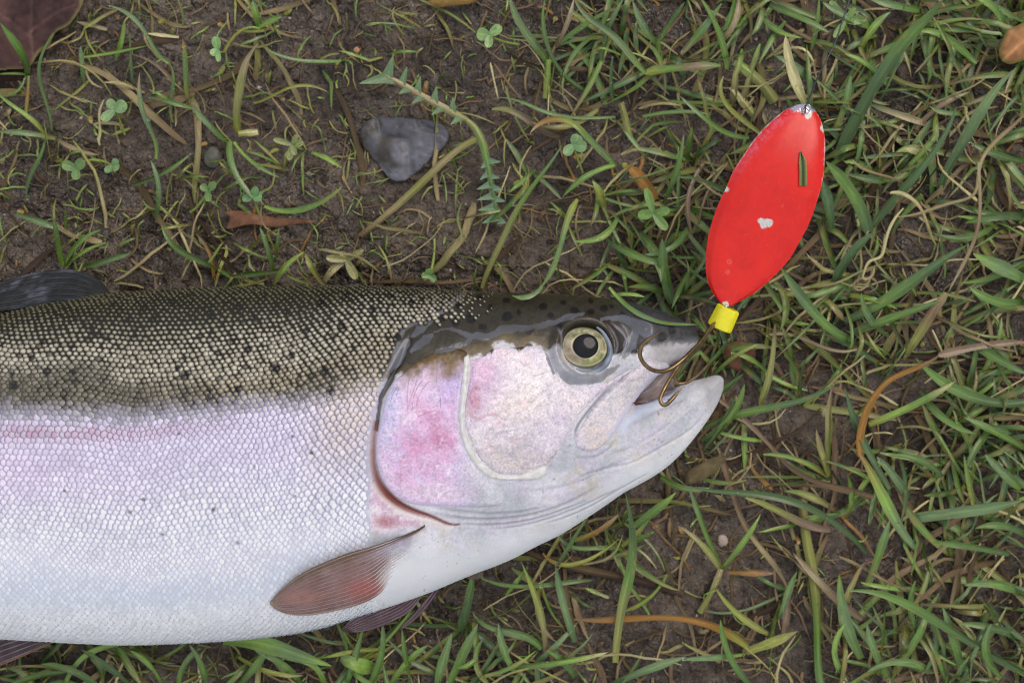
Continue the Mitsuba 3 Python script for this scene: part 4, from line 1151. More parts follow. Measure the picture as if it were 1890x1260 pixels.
def join(parts):
    vs, fs, cs, o = [], [], [], 0
    for v, f, c in parts:
        vs.append(v), fs.append(f + o), cs.append(c)
        o += len(v)
    return np.vstack(vs), np.vstack(fs), np.vstack(cs)


# blades read off the photograph, base first: points in photo pixels | width px | colours base to tip | heights mm | form
TRACED = """
52,142 45,110 25,75 0,42|15|dgg|4,15,20
48,212 50,180 52,140|7|yov|2,4,6|stem
48,138 25,136 -5,138|5|g|5,7,7
48,140 30,170 -3,178|5|g|5,6,4
96,242 92,212 80,172 72,130 80,95 99,60|7|gdg|2,8,10
82,248 60,222 30,200 -4,172|9|ylg|2,7,8
102,256 75,250 40,245 -6,243|11|vbb|2,9,10
84,252 75,288 58,322 50,372|9|gdd|3,7,4
108,258 140,276 182,286|9|tst|2,4,3
312,116 285,90 265,55 235,25 198,11|9|gbb|8,12,13
320,226 315,200 320,150 312,115|7|vdg|2,6,8
212,112 222,85 230,40|10|glg|3,8,12
155,152 152,120 149,85|10|gbb|3,7,9
152,106 190,101 276,84|6|lgg|6,8,7
245,156 242,110 240,60|6|dg|2,6,9
347,182 344,150 342,110 337,72|11|vggo|2,7,10
288,294 284,252 266,212 257,170 258,134|10|lbbs|2,9,13
360,200 310,188 270,178|9|gd|4,7,6
420,262 386,231 355,196|12|gbb|3,10,11
440,244 437,212 444,160 456,115 478,80|18|yvvss|2,10,17
476,242 440,247|14|wy|2,4,4|stem
424,262 426,300 442,335 472,370|14|gbb|4,9,7
432,262 460,295 490,315 517,328|8|lgg|4,8,6
488,381 530,390 580,379 632,344|11|lggy|4,8,9
630,113 560,113 522,105 489,88|8|gbb|4,8,9
468,190 500,178 540,160 570,158 607,172|6|yyv|2,7,4
413,98 432,66 447,54 480,52|7|yyl|2,5,6|stem
478,48 474,28 466,2|15|glb|6,10,12
478,50 500,38 520,30|11|lg|6,9,9
575,282 600,291 632,311|9|lll|3,7,6
286,402 293,362 290,330 278,296|10|dbb|3,9,9
242,342 300,320 352,284|8|dg|3,7,5
30,394 70,408 115,424|13|bbb|3,7,5
122,424 121,385|7|g|2,7
200,55 140,40|8|ss|2,3
330,69 268,62|7|ww|2,3
322,160 300,130 240,100|6|tt|3,4,4
116,492 108,450 100,404|13|lgb|3,9,14
118,490 140,455 186,424|10|lgg|3,10,12
122,488 160,462 196,448|8|glg|3,9,10
160,492 200,480 241,467|12|gbb|3,8,9
425,510 351,473 332,462 298,415|12|gbg|3,9,12
425,511 470,505 522,500|10|dg|3,6,6
505,500 497,470 480,420|10|gbg|3,8,11
508,480 512,450 515,420|7|gb|3,8,10
505,526 525,495 562,465|11|vly|3,7,8
394,512 388,470 362,432|8|oot|2,5,4
600,526 588,512 563,468|12|wyv|2,6,7
598,524 612,500 650,478|13|sws|2,5,4
1010,112 985,80 960,45 942,-4|16|gbbb|4,12,17
1090,172 1060,155 1030,125 1012,90 1003,50 1006,-4|9|ddg|3,10,14
1008,182 1011,110|13|yl|2,6|stem
1192,136 1165,105 1130,65 1090,35 1060,-4|13|gbnb|6,12,15
1192,134 1260,126 1330,121|20|ygtg|6,10,9|strip
1214,82 1186,45 1168,2|13|gbb|5,10,12
1216,126 1216,76|12|yg|2,7|stem
1215,76 1238,40 1264,4|11|gdd|7,11,13
1026,88 1040,60 1060,-4|9|ts|3,7,8
1030,82 1080,46 1134,14|10|ggd|4,9,10
1108,124 1120,65 1152,-4|10|gdb|3,10,13
1136,216 1060,217 1010,208 960,188 918,181|7|gbg|3,9,9
1032,252 980,225 940,204 908,202|15|mmv|2,7,6|strip
1136,306 1110,280 1080,249 1060,230 1035,221 978,247|13|gbgyos|3,12,9
1134,305 1085,324 1038,364|11|lgg|4,8,7
890,532 905,490 930,440 952,394 980,350 1010,310 1040,264|13|vvgb|2,9,13
1066,368 1046,410 1035,450 1020,495 1000,528|12|ybb|4,16,36|strip
1000,528 988,541 972,548 945,545|9|bbg|36,40,39
1226,372 1250,310 1262,248|11|dgb|3,10,13
1382,254 1330,240 1290,210 1255,178|10|ggb|4,12,12
1186,216 1250,207 1312,212|9|gb|4,8,8
1166,258 1146,190|14|vv|2,7|stem
1132,192 1128,150 1131,105|8|dd|3,7,9
1208,370 1182,330 1154,304|24|ooo|2,5,5
1116,382 1106,355 1094,334|15|yyl|2,7,8
1342,128 1326,60 1292,-4|13|ggg|5,10,13
1330,76 1346,58 1364,-4|13|sst|6,10,11
1256,100 1300,50 1332,6|14|sgbg|4,10,12
1485,192 1468,150 1456,110 1450,66|19|vwww|22,26,30
1544,294 1580,222 1620,150 1660,90 1700,45 1744,-4|26|ddngd|4,14,22
1734,348 1756,300 1790,240 1830,175 1876,126|20|dnbb|4,14,20
1600,430 1640,380 1690,322 1735,262 1765,196|17|ddnn|3,12,16
1602,50 1560,30 1518,4|14|lbb|5,9,10
1588,94 1602,64 1644,22|14|ylb|4,9,11
1802,118 1746,70 1700,58 1690,62|15|ggl|4,10,9
1856,68 1840,22 1796,-6|15|ggl|4,9,11
1588,112 1640,90 1698,70|14|sgl|3,7,7
1498,92 1508,40 1512,-4|9|gg|4,9,11
1604,428 1562,342 1524,298|25|ngg|4,11,14
1534,424 1528,380 1518,330|22|dnn|3,8,9
1706,292 1682,274 1654,281|16|lwl|4,8,8
1500,158 1472,126 1432,104|16|nbb|4,9,9
1432,188 1392,140 1358,112|21|vvl|3,7,7|stem
1392,212 1352,158|17|vw|3,6|stem
1402,246 1352,206 1334,182 1336,140|10|vyv|3,9,10
1578,632 1530,605 1480,550 1440,492|20|dgng|4,12,14
1558,592 1640,550 1712,500 1786,452|21|dgnn|4,12,15
1568,616 1650,586 1736,556|17|dgn|4,10,12
1806,300 1808,360 1804,420 1776,490 1750,540|9|sts|16,15,12
1746,540 1712,590 1682,640 1668,664|20|stvv|12,9,3|strip
1587,842 1591,780 1610,735 1642,700 1690,678 1732,656|17|oooot|7,15,12|strip
1732,656 1800,640 1896,632|15|ttt|11,9,6|strip
1900,522 1840,490 1796,468|26|gbl|4,10,12
1300,790 1360,765 1430,750 1490,735 1544,707|14|dgnn|4,11,15
1604,783 1660,760 1720,730 1762,704|15|ylgw|3,9,11
1416,686 1390,665 1348,650|9|gl|3,7,8
1402,746 1412,720 1425,660 1430,598|13|yvvm|3,9,12|strip
1414,620 1470,620 1520,640 1592,640|7|sts|6,8,7
1896,742 1800,735 1720,690 1690,660|21|ddgg|4,10,12
1300,742 1340,715 1372,690|12|gd|3,8,10
1296,812 1340,780 1374,708|14|dgg|3,9,11
1300,830 1330,790 1358,730|10|dg|3,8,9
1318,732 1370,770 1420,820 1454,852|10|tt|4,6,3|strip
1406,813 1360,806 1316,794|8|lg|3,7,6
1642,902 1602,832 1572,760 1560,716|14|bnn|3,9,10
1690,1012 1652,960 1612,880 1583,832|20|bblyo|3,12,16
1676,918 1652,880 1618,842|16|nbb|3,8,9
1678,956 1740,948 1800,940 1890,922|24|bbbb|4,11,13
1598,1018 1560,980 1500,940 1420,915 1340,908 1258,894|13|dddd|3,13,13
1532,978 1460,955 1420,935 1374,918|15|ttyy|3,6,7
1328,838 1350,900 1376,970 1420,1030 1456,1092|12|ttst|5,7,4|strip
1456,1092 1450,1150 1444,1184|14|tt|4,5,2|strip
1612,916 1550,900 1490,880 1438,842|17|tttt|3,7,6
1332,1052 1302,980 1272,898|12|lgb|3,10,13
1332,1050 1372,1000 1404,948|11|gl|3,9,11
1330,1052 1308,1020 1256,972|12|vvs|3,8,8
1292,1132 1316,1090 1331,1050|13|vvs|2,4,5|stem
1342,1055 1382,1056 1432,1057|13|oot|3,5,4
1424,1172 1360,1130 1322,1086|13|vyy|3,8,9
1382,1196 1320,1155 1258,1140 1160,1140 1060,1142|18|yooot|4,10,8|strip
1376,1202 1430,1182 1472,1164|19|yyv|3,7,6
1376,1206 1320,1212 1256,1216|13|lbb|3,8,9
1384,1262 1342,1200 1330,1142|13|dgg|3,9,12
1440,1142 1452,1100 1471,1054|13|bbg|3,9,12
1484,898 1490,1000 1505,1080 1510,1170 1516,1264|18|tvvgb|3,5,3|stem
1592,1142 1550,1110 1510,1070 1464,1020|16|ttst|3,6,5
1896,1244 1800,1190 1720,1140 1640,1100 1563,1090|18|ddgg|4,13,15
1590,1214 1556,1130 1549,1060|22|gbg|3,10,13
1702,1086 1640,1084 1588,1074|10|gl|3,8,8
1600,1082 1622,1020 1642,960|18|vgb|3,9,12
1800,952 1790,900 1779,838|10|yg|3,8,10
1884,902 1852,872 1818,838|18|gbb|3,9,11
1862,1022 1800,1010 1718,1000|13|dg|3,7,6
1136,1222 1140,1170 1150,1110 1165,1040 1165,970 1154,908|18|yvgdd|3,14,20
1030,1042 1055,1000 1088,946|8|dg|8,12,16
1062,1184 1036,1100 1026,1044|15|nbn|3,9,9
1006,1202 1000,1140 985,1090 963,1038|13|tvyl|3,9,11
1002,1020 1030,1040 1080,1035 1142,994|8|oyyv|5,9,7
1060,997 1110,976 1142,948|11|yos|5,9,10
1168,972 1210,940 1248,908|17|ggl|4,9,11
1164,1002 1208,980|11|gg|3,8
1152,1016 1120,1010 1060,1010 1026,968|9|ggd|3,9,8
1262,1097 1150,1066 1050,1046 968,1018|16|kkmk|3,5,4|stem
1000,1197 960,1170 905,1156 872,1128|18|gbg|3,9,11
848,1164 864,1110 872,1060|18|ddg|3,9,10
828,1264 858,1200 882,1150|18|ggb|3,10,13
806,1264 820,1210 834,1168|17|gb|3,9,11
943,1231 1040,1220 1122,1203|14|dglw|3,8,8
1134,1260 1180,1240 1266,1212|16|dbb|3,8,9
934,1098 952,1075 972,1048|8|lg|3,8,8
1092,1070 1040,1075 940,1080 880,1062|9|dgg|3,8,8
1124,1102 1080,1084|9|wl|3,6
412,1180 480,1186 550,1206 612,1228|30|llbl|6,12,9
690,1232 660,1226 628,1212|28|glb|4,10,9
702,1197 660,1200 590,1215|10|yyl|4,9,8
640,1262 655,1215 672,1158|13|gbg|3,10,13
682,1262 700,1225 706,1150|14|ggb|3,9,12
722,1264 745,1230 790,1190|13|glb|3,8,10
760,1264 752,1225 742,1160|12|gg|3,9,12
560,1264 520,1225 470,1200|14|dgb|3,8,10
600,1264 590,1240 520,1215|12|gl|3,7,8
440,1264 470,1230 500,1190|15|dgg|3,8,10
380,1264 372,1225 350,1190|14|dgb|3,9,11
330,1264 345,1220 372,1195|13|gb|3,9,10
300,1264 280,1230 240,1200|13|gl|3,8,9
240,1262 200,1230 150,1198|12|ddg|3,8,9
180,1264 140,1240 75,1225|14|dg|3,7,8
120,1262 150,1215 230,1190|11|gl|3,8,9
60,1264 40,1240 10,1232|12|vd|3,7,7
20,1264 60,1250 130,1240|11|gd|3,7,6
440,1212 500,1240 560,1246|9|yy|3,8,6
1830,420 1780,440 1720,430|14|gd|4,9,9
1896,560 1850,560 1790,530|20|dgg|4,10,12
1896,402 1840,400 1780,412|16|ddg|4,9,9
1896,300 1850,290 1790,262|15|ddg|4,9,10
1720,232 1660,212 1600,190|13|ssd|3,6,5
1690,240 1730,200 1790,170|11|tts|3,6,5
1660,330 1600,330 1560,320|14|gdd|3,8,8
1780,620 1840,660 1896,690|18|dgb|4,9,10
1896,830 1840,800 1780,770|18|dgb|4,9,11
1640,620 1600,580 1590,540|14|dng|4,9,10
1700,720 1740,770 1800,800|14|dgg|4,9,10
1540,520 1570,470 1610,430|18|dnn|4,10,12
1430,520 1450,560 1440,610|12|vg|3,7,8
1330,650 1370,640 1430,642|12|gv|3,7,8
1320,690 1345,665 1400,635|9|gy|3,8,9
1180,430 1210,470 1220,520|18|dgb|3,9,11
1120,440 1170,470 1230,490|15|dgb|3,9,10
1240,560 1226,500 1222,440|20|dgn|3,10,13
1290,470 1260,520 1240,570|11|gg|3,9,11
1140,400 1120,430 1060,445|12|gl|3,7,8
1270,420 1250,450 1190,470|13|gb|3,8,9
1300,300 1270,370 1280,440|9|tt|2,5,4
1400,20 1440,60 1480,70|13|dgl|4,8,9
1420,10 1470,30 1530,60|14|dgb|4,9,10
1700,20 1650,10 1600,-4|14|gb|4,9,9
1890,40 1850,20 1810,-4|10|gb|4,8,9
1640,160 1600,120 1560,100|14|ggl|4,9,10
1540,240 1560,190 1570,140|14|vgb|4,9,11
1450,40 1420,80 1400,120|10|gg|4,8,9
1720,1240 1660,1220 1600,1240|15|gb|3,8,8
1780,1250 1760,1180 1740,1120|17|dgb|3,9,12
1850,1250 1820,1200 1830,1150|15|ggb|3,9,11
1896,1180 1840,1160 1770,1150|15|ddg|4,9,10
1640,1250 1610,1190 1600,1150|15|gb|3,9,11
1700,1180 1680,1120 1690,1070|13|dg|4,8,10
1896,1100 1850,1080 1780,1080|17|dgb|4,9,10
1560,1250 1540,1200 1560,1150|12|gl|3,8,10
1896,990 1850,970 1800,975|14|dg|4,8,9
1740,880 1700,850 1640,840|13|dg|4,8,8
1840,780 1800,830 1780,880|13|gd|4,9,9
950,1240 930,1200 920,1150|14|gb|3,8,10
1060,1250 1040,1220 1010,1200|14|dg|3,7,8
900,1260 880,1230 890,1180|11|vg|3,7,8
1230,1060 1200,1100 1140,1130|10|gy|3,6,6
1290,880 1330,890 1380,884|9|gv|3,7,6
1220,880 1260,900 1310,900|12|gb|3,8,8
"""
# the blades that stand out by themselves are things of their own: start point -> name, label
SINGLE = {
    "440,244": ("grass_strand", "broad upright grass blade with a withered straw half on bare soil", "grass blade"),
    "424,262": ("grass_strand", "grey green blade curving down from the foot of the withered broad blade", "grass blade"),
    "488,381": ("grass_strand", "long arched green blade with yellow tip above the fish's back", "grass blade"),
    "312,116": ("grass_strand", "slender grey green blade bending away from the dark dead leaf", "grass blade"),
    "288,294": ("grass_strand", "upright grey green blade with pale tip beside the small three-leaf plant", "grass blade"),
    "425,510": ("grass_strand", "grey green blade slanting down to the fish's dark back", "grass blade"),
    "160,492": ("grass_strand", "stubby pale green blade just above the folded dorsal fin", "grass blade"),
    "1010,112": ("grass_strand", "wide grey green blade running off the top edge near the round-leaved clover", "grass blade"),
    "1192,136": ("grass_strand", "dew covered grey green blade running off the top edge above the fish's head", "grass blade"),
    "1192,134": ("grass_strand", "flat green and brown striped blade lying sideways left of the spoon's tip", "grass blade"),
    "890,532": ("grass_strand", "olive grass blade rising from the nape of the fish", "grass blade"),
    "1066,368": ("grass_strand", "grey green blade bending down onto the top of the fish's head", "grass blade"),
    "1382,254": ("grass_strand", "green blade touching the left rim of the red spoon near its tip", "grass blade"),
    "1208,370": ("dead_leaf", "rusty orange withered leaf among grass above the fish's eye", "leaf"),
    "1485,192": ("grass_strand", "pale straw blade sticking up behind the spoon's metal tip", "grass blade"),
    "1544,294": ("grass_strand", "broad dark green blade slanting up from the spoon to the top edge", "grass blade"),
    "1734,348": ("grass_strand", "bluish green blade slanting up to the orange leaf at the frame edge", "grass blade"),
    "1604,428": ("grass_strand", "wide green blade leaning out from under the spoon's right rim", "grass blade"),
    "1578,632": ("grass_strand", "green blade running down from the spoon's lower right rim", "grass blade"),
    "1558,592": ("grass_strand", "long bluish green blade lying across the grass right of the yellow sleeve", "grass blade"),
    "1746,540": ("dry_straw", "thick dry straw stem standing in the grass right of the lure", "stem"),
    "1587,842": ("dead_strand", "curved orange brown dead grass blade right of the fish's mouth", "grass blade"),
    "1300,790": ("grass_strand", "green blade pointing right from beside the tip of the lower jaw", "grass blade"),
    "1690,1012": ("grass_strand", "green blade with orange tip below the curved orange brown blade", "grass blade"),
    "1678,956": ("grass_strand", "broad bluish blade lying flat at the right frame edge", "grass blade"),
    "1598,1018": ("grass_strand", "long dark green blade arching over the bare soil below the jaw", "grass blade"),
    "1328,838": ("dead_strand", "long tan dead blade crossing the bare soil below the jaw", "grass blade"),
    "1612,916": ("dead_strand", "short brown dead blade lying just above the arching dark green one", "grass blade"),
    "1382,1196": ("dead_strand", "golden brown dead blade lying along the bottom right soil", "grass blade"),
    "1484,898": ("dry_straw", "flat olive grey dead stem running down to the bottom edge", "stem"),
    "1136,1222": ("grass_strand", "long dark upright blade with yellow foot below the fish's throat", "grass blade"),
    "1062,1184": ("grass_strand", "bluish blade with its tip behind a thin yellow stalk below the throat", "grass blade"),
    "1262,1097": ("twig", "dark brown twig lying on the soil below the fish's throat", "twig"),
    "412,1180": ("grass_strand", "very broad pale green blade tucked under the fish's belly", "grass blade"),
    "690,1232": ("grass_strand", "short round-tipped pale green blade at the bottom edge", "grass blade"),
    "943,1231": ("grass_strand", "flat green blade with pale tip lying near the bottom edge", "grass blade"),
}
grass_parts, FISHPOLY, dew_at = [], Polygon(outline), []
occupied = []
for li, line in enumerate(TRACED.strip().split("\n")):
    fld = line.split("|")
    pts = np.array([[float(c) for c in q.split(",")] for q in fld[0].split()])
    hz_ = [float(c) for c in fld[3].split(",")]
    zz = np.interp(np.linspace(0, 1, len(pts)), np.linspace(0, 1, len(hz_)), hz_) * 1e-3
    c = curve(np.c_[pts, zz], 40)
    tp = fld[4] if len(fld) > 4 else "leaf"
    path = W(c[:, :2], c[:, 2])
    r_ = ribbon(path, float(fld[1]) * K * 1.05, fld[2], fold=0.28 if tp != "stem" else -0.6, roll=rng.normal(0, 0.22), taper=tp, seed=li + 1.0, n=40, across=9)
    key = fld[0].split()[0]
    dew_at.append(r_[0][(np.arange(len(r_[0])) * 7 + li) % 23 == 0])
    if key in SINGLE:
        name, lab, cat = SINGLE[key]
        dry = "dead" in name or name in ("dry_straw", "twig")
        add(numbered(name), r_[:2], "dry_leaf" if dry else "blade_leaf", smooth=True, color=r_[2], label=lab, category=cat)
    else:
        grass_parts.append(r_)

# ---- filler: short blades, moss-thin stalks and dry litter, as the ground carries them
def free(x, y, margin=0.004):
    return ~contains_xy(FISHPOLY.buffer(margin), x, y)


def density(px, py):
    """How thickly grass grows, photo pixels as metric coordinates of the ground."""
    d = 0.34 + 0.70 * sstep(880, 1350, px) * sstep(1100, 500, py) + 0.9 * sstep(1430, 1750, px) + 0.8 * sstep(1130, 1230, py) * sstep(1150, 900, px)
    d = d * (0.35 + 1.3 * meshkit.fbm(np.c_[px / 170, py / 170, 0 * px], 3, 77))
    bare = np.maximum.reduce([np.exp(-(((px - cx) / rx) ** 2 + ((py - cy) / ry) ** 2)) for cx, cy, rx, ry in ((800, 110, 130, 90), (420, 170, 70, 60), (740, 290, 90, 80), (1420, 1000, 130, 150), (1500, 790, 70, 70), (1250, 290, 50, 70), (1190, 1050, 70, 60), (1180, 1180, 60, 60), (250, 470, 60, 30), (620, 60, 60, 60), (130, 200, 60, 60), (700, 470, 60, 30))])
    return d * (1 - 0.85 * bare)


def scatter(n, lo=-0.24, hi=0.24, ylo=-0.17, yhi=0.17, seed=1, use_density=True):
    g = np.random.default_rng(seed)
    x, y = g.uniform(lo, hi, n * 4), g.uniform(ylo, yhi, n * 4)
    px, py = x / (CAM_H / F_PX) + 945, 630 - y / (CAM_H / F_PX)
    ok = (g.random(n * 4) < np.clip(density(px, py), 0, 1.2) / 1.2) if use_density else np.ones(n * 4, bool)
    k = np.nonzero(ok)[0][:n]
    return x[k], y[k], px[k], py[k], g


def wander(g, x, y, a, L, z0, rise, curl, n=9):
    """A curved path over the ground."""
    p, z = [(x, y)], []
    da = g.normal(0, curl)
    for _ in range(n - 1):
        a += da / n + g.normal(0, abs(curl) * 0.18)
        x, y = x + L / (n - 1) * math.cos(a), y + L / (n - 1) * math.sin(a)
        p.append((x, y))
    p = np.array(p)
    t = np.linspace(0, 1, n)
    prof = z0 + rise * np.sin(np.pi * np.clip(t * 0.62, 0, 1)) 
    return np.c_[p, ground_z(p[:, 0], p[:, 1]) + prof]


def keep_off(path):
    """Paths under the fish stay below it; nothing pokes through it."""
    return not contains_xy(FISHPOLY, path[:, 0], path[:, 1]).any() or path[:, 2].max() < 0.004


GREENS = ["dgg", "gbg", "ddg", "vgg", "dnb", "ddn", "dgd", "vgv", "dgs", "mvg", "vgt", "ddg", "dnn", "gbb", "vvt", "ygl", "ydg"]
LIGHTS = ["vgl", "yvg", "vvg", "gbl", "yyv", "vgy", "mvy", "tvy", "dgg"]


def blade(g, x0, y0, a, L, wd, cols, rise):
    """One blade: straight or gently arched, sometimes kinked, its tip whole or bitten off."""
    n = 11
    t = np.linspace(0, 1, n)
    bend = g.normal(0, 0.45)
    ang = a + bend * t ** 1.5
    if g.random() < 0.3:
        k_ = g.integers(3, 8)
        ang = ang + np.where(np.arange(n) >= k_, g.normal(0, 0.7), 0)
    st_ = L / (n - 1)
    p = np.stack([x0 + np.r_[0, np.cumsum(np.cos(ang[1:]) * st_)], y0 + np.r_[0, np.cumsum(np.sin(ang[1:]) * st_)]], 1)
    z = ground_z(p[:, 0], p[:, 1]) + 0.0004 + rise * np.sin(np.pi * np.clip(t * g.uniform(0.45, 0.95), 0, 1))
    path = np.c_[p, z]
    if keep_off(path):
        grass_parts.append(ribbon(path, wd, cols, fold=g.uniform(0.1, 0.5), roll=g.normal(0, 0.5), taper="leaf" if g.random() < 0.7 else "strip", seed=g.random() * 300, n=n, across=3 if wd < 0.0013 else 5))


# rooted tufts: several blades from one foot
x, y, px, py, g = scatter(560, seed=21)
for i in range(len(x)):
    thick = px[i] > 930 + 200 * g.random() or py[i] > 1120
    main = g.uniform(0, 2 * np.pi)
    for _ in range(g.integers(3, 8) if thick else g.integers(2, 5)):
        L = g.uniform(0.010, 0.030) if thick else g.uniform(0.006, 0.015)
        wd = (g.uniform(0.0008, 0.0023) if thick else g.uniform(0.0005, 0.0012))
        blade(g, x[i] + g.normal(0, 0.0008), y[i] + g.normal(0, 0.0008), main + g.normal(0, 0.95), L, wd, g.choice(GREENS if thick else LIGHTS), g.uniform(0.001, 0.008))
# the turf goes on around the view, sparser
g = np.random.default_rng(28)
for _ in range(900):
    x0, y0 = g.uniform(-0.5, 0.5), g.uniform(-0.4, 0.4)
    if abs(x0) < 0.23 and abs(y0) < 0.16:
        continue
    main = g.uniform(0, 2 * np.pi)
    for _ in range(g.integers(3, 6)):
        blade(g, x0 + g.normal(0, 0.001), y0 + g.normal(0, 0.001), main + g.normal(0, 1.0), g.uniform(0.010, 0.032), g.uniform(0.0009, 0.0024), g.choice(GREENS), g.uniform(0.001, 0.009))
x, y, px, py, g = scatter(500, seed=24)
for i in range(len(x)):
    thick = px[i] > 950
    blade(g, x[i], y[i], g.uniform(0, 2 * np.pi), g.uniform(0.006, 0.022), g.uniform(0.0005, 0.0013), g.choice(GREENS if thick else LIGHTS), g.uniform(0.0005, 0.005))
x, y, px, py, g = scatter(2300, seed=22, use_density=False)
for i in range(len(x)):
    if px[i] > 1000 and g.random() < 0.85:
        continue
    path = wander(g, x[i], y[i], g.uniform(0, 2 * np.pi), g.uniform(0.003, 0.011), 0.0003, g.uniform(0.0005, 0.004), 1.0)
    if keep_off(path):
        grass_parts.append(ribbon(path, g.uniform(0.0003, 0.0008), g.choice(["vy", "gl", "vv", "gg", "vm", "yv", "dg", "gv"]), fold=-0.4, taper="strip", seed=i * 0.21, n=9, across=3))
# patches of tiny upright shoots, as moss grows on bare soil
x, y, px, py, g = scatter(5200, seed=25, use_density=False)
pm_ = meshkit.fbm(np.c_[px / 70, py / 70, 0 * px], 3, 78)
for i in np.nonzero((pm_ > 0.56) & ((px < 1000) | (g.random(len(px)) < 0.3)))[0]:
    n = 5
    L, a_ = g.uniform(0.0018, 0.0050), g.uniform(0, 2 * np.pi)
    t = np.linspace(0, 1, n)
    p = np.stack([x[i] + np.cos(a_) * L * t, y[i] + np.sin(a_) * L * t], 1)
    path = np.c_[p, ground_z(p[:, 0], p[:, 1]) + 0.0002 + g.uniform(0.0008, 0.0030) * t ** 0.7]
    if keep_off(path):
        grass_parts.append(ribbon(path, g.uniform(0.0003, 0.0007), g.choice(["vy", "gl", "gy", "vv", "gg", "dg"]), fold=0.2, seed=i * 0.23, n=n, across=3))
gv, gf, gc = join(grass_parts)
add("grass", (gv, gf), "blade_leaf", smooth=True, color=gc, label="short green grass blades and thin stalks over the soil", category="grass", kind="stuff")

litter = []
x, y, px, py, g = scatter(2600, seed=31, use_density=False)
for i in range(len(x)):
    right = sstep(800, 1300, px[i])
    path = wander(g, x[i], y[i], g.uniform(0, 2 * np.pi), g.uniform(0.004, 0.013) * (1 + 0.9 * right), 0.0002, g.uniform(0.0002, 0.0022), 0.9)
    if keep_off(path):
        litter.append(ribbon(path, g.uniform(0.0003, 0.0009) * (1 + 1.0 * right * g.random()), g.choice(["tt", "tm", "st", "mk", "kt", "ts", "mm", "km", "ot", "sv", "mt"]), fold=-0.2, taper="strip", seed=i * 0.17, n=9, across=3))
# broad flattened dead strips, mostly where the grass is thick
x, y, px, py, g = scatter(700, seed=32)
for i in range(len(x)):
    path = wander(g, x[i], y[i], g.uniform(0, 2 * np.pi), g.uniform(0.012, 0.045), 0.0004, g.uniform(0.0004, 0.0035), 0.7)
    if keep_off(path):
        litter.append(ribbon(path, g.uniform(0.0010, 0.0026), g.choice(["tt", "tst", "sts", "mt", "mms", "vst", "kmt", "tvt", "mk", "kk", "ssv"]), fold=g.uniform(-0.3, 0.4), taper="strip", roll=g.normal(0, 0.5), seed=i * 0.27, n=14, across=4))
# pale thin straw where the grass is thick
x, y, px, py, g = scatter(520, seed=34)
for i in range(len(x)):
    path = wander(g, x[i], y[i], g.uniform(0, 2 * np.pi), g.uniform(0.010, 0.034), 0.001, g.uniform(0.001, 0.007), 0.8)
    if keep_off(path):
        litter.append(ribbon(path, g.uniform(0.0004, 0.0011), g.choice(["sw", "ss", "ws", "st", "sv", "wsv"]), fold=-0.3, taper="strip", seed=i * 0.19, n=9, across=3))
# fine root fibres and leaf scraps over the soil
x, y, px, py, g = scatter(3000, seed=33, use_density=False)
for i in range(len(x)):
    if g.random() < 0.65:
        path = wander(g, x[i], y[i], g.uniform(0, 2 * np.pi), g.uniform(0.004, 0.016), 0.0002, g.uniform(0.0001, 0.0012), 1.2)
        wd, co = g.uniform(0.00012, 0.00034), g.choice(["tt", "mm", "km", "st", "kk", "vm", "sm"])
    else:
        path = wander(g, x[i], y[i], g.uniform(0, 2 * np.pi), g.uniform(0.0015, 0.0045), 0.0003, g.uniform(0.0002, 0.0012), 0.8, n=8)
        wd, co = g.uniform(0.0006, 0.0018), g.choice(["km", "kk", "mt", "tk", "vm", "os", "ms", "yv", "kt"])
    if keep_off(path):
        litter.append(ribbon(path, wd, co, fold=-0.3, taper="strip", seed=i * 0.13, n=len(path), across=3))
lv, lf, lcl = join(litter)
add("dry_grass_litter", (lv, lf), "dry_leaf", smooth=True, color=lcl, label="brown and straw coloured shreds of dead grass scattered over the soil", category="plant litter", kind="stuff")

# mineral grains and crumbs
ico = trimesh.creation.icosphere(subdivisions=1)
iv, if_ = np.array(ico.vertices), np.array(ico.faces)
g = np.random.default_rng(41)
NG = 5200
qx, qy = g.uniform(-0.2, 0.2, NG), g.uniform(-0.14, 0.14, NG)
k = free(qx, qy, -0.01)
qx, qy = qx[k], qy[k]
NG = len(qx)
qr = 0.00016 * np.exp(g.normal(0.25, 0.55, NG))
clod = g.random(NG) < 0.30
qr = np.where(clod, g.uniform(0.0003, 0.0011, NG), qr)
sh_ = 1 + 0.30 * g.normal(0, 1, (NG, len(iv), 1))
GV = iv[None] * sh_ * qr[:, None, None] * np.stack([g.uniform(0.7, 1.3, NG), g.uniform(0.7, 1.3, NG), g.uniform(0.5, 0.9, NG)], 1)[:, None]
GV += np.c_[qx, qy, ground_z(qx, qy) + qr * 0.25][:, None]
tone = g.random(NG)
kind = g.random(NG)
gcol = np.where(clod[:, None], lin((70, 57, 47)), 1.0) * 1.0
gcol = np.where(clod[:, None], gcol, np.where((kind < 0.16)[:, None], lin((178, 170, 160)), np.where((kind < 0.30)[:, None], lin((128, 106, 90)), lin((84, 72, 63))))) * (0.6 + 0.7 * tone)[:, None]
add("grit", (GV.reshape(-1, 3), (if_[None] + (np.arange(NG) * len(iv))[:, None, None]).reshape(-1, 3)), "grain_mat", smooth=False, color=np.repeat(gcol, len(iv), 0),
    label="fine sand grains and soil crumbs strewn over the bare ground", category="grit", kind="stuff")

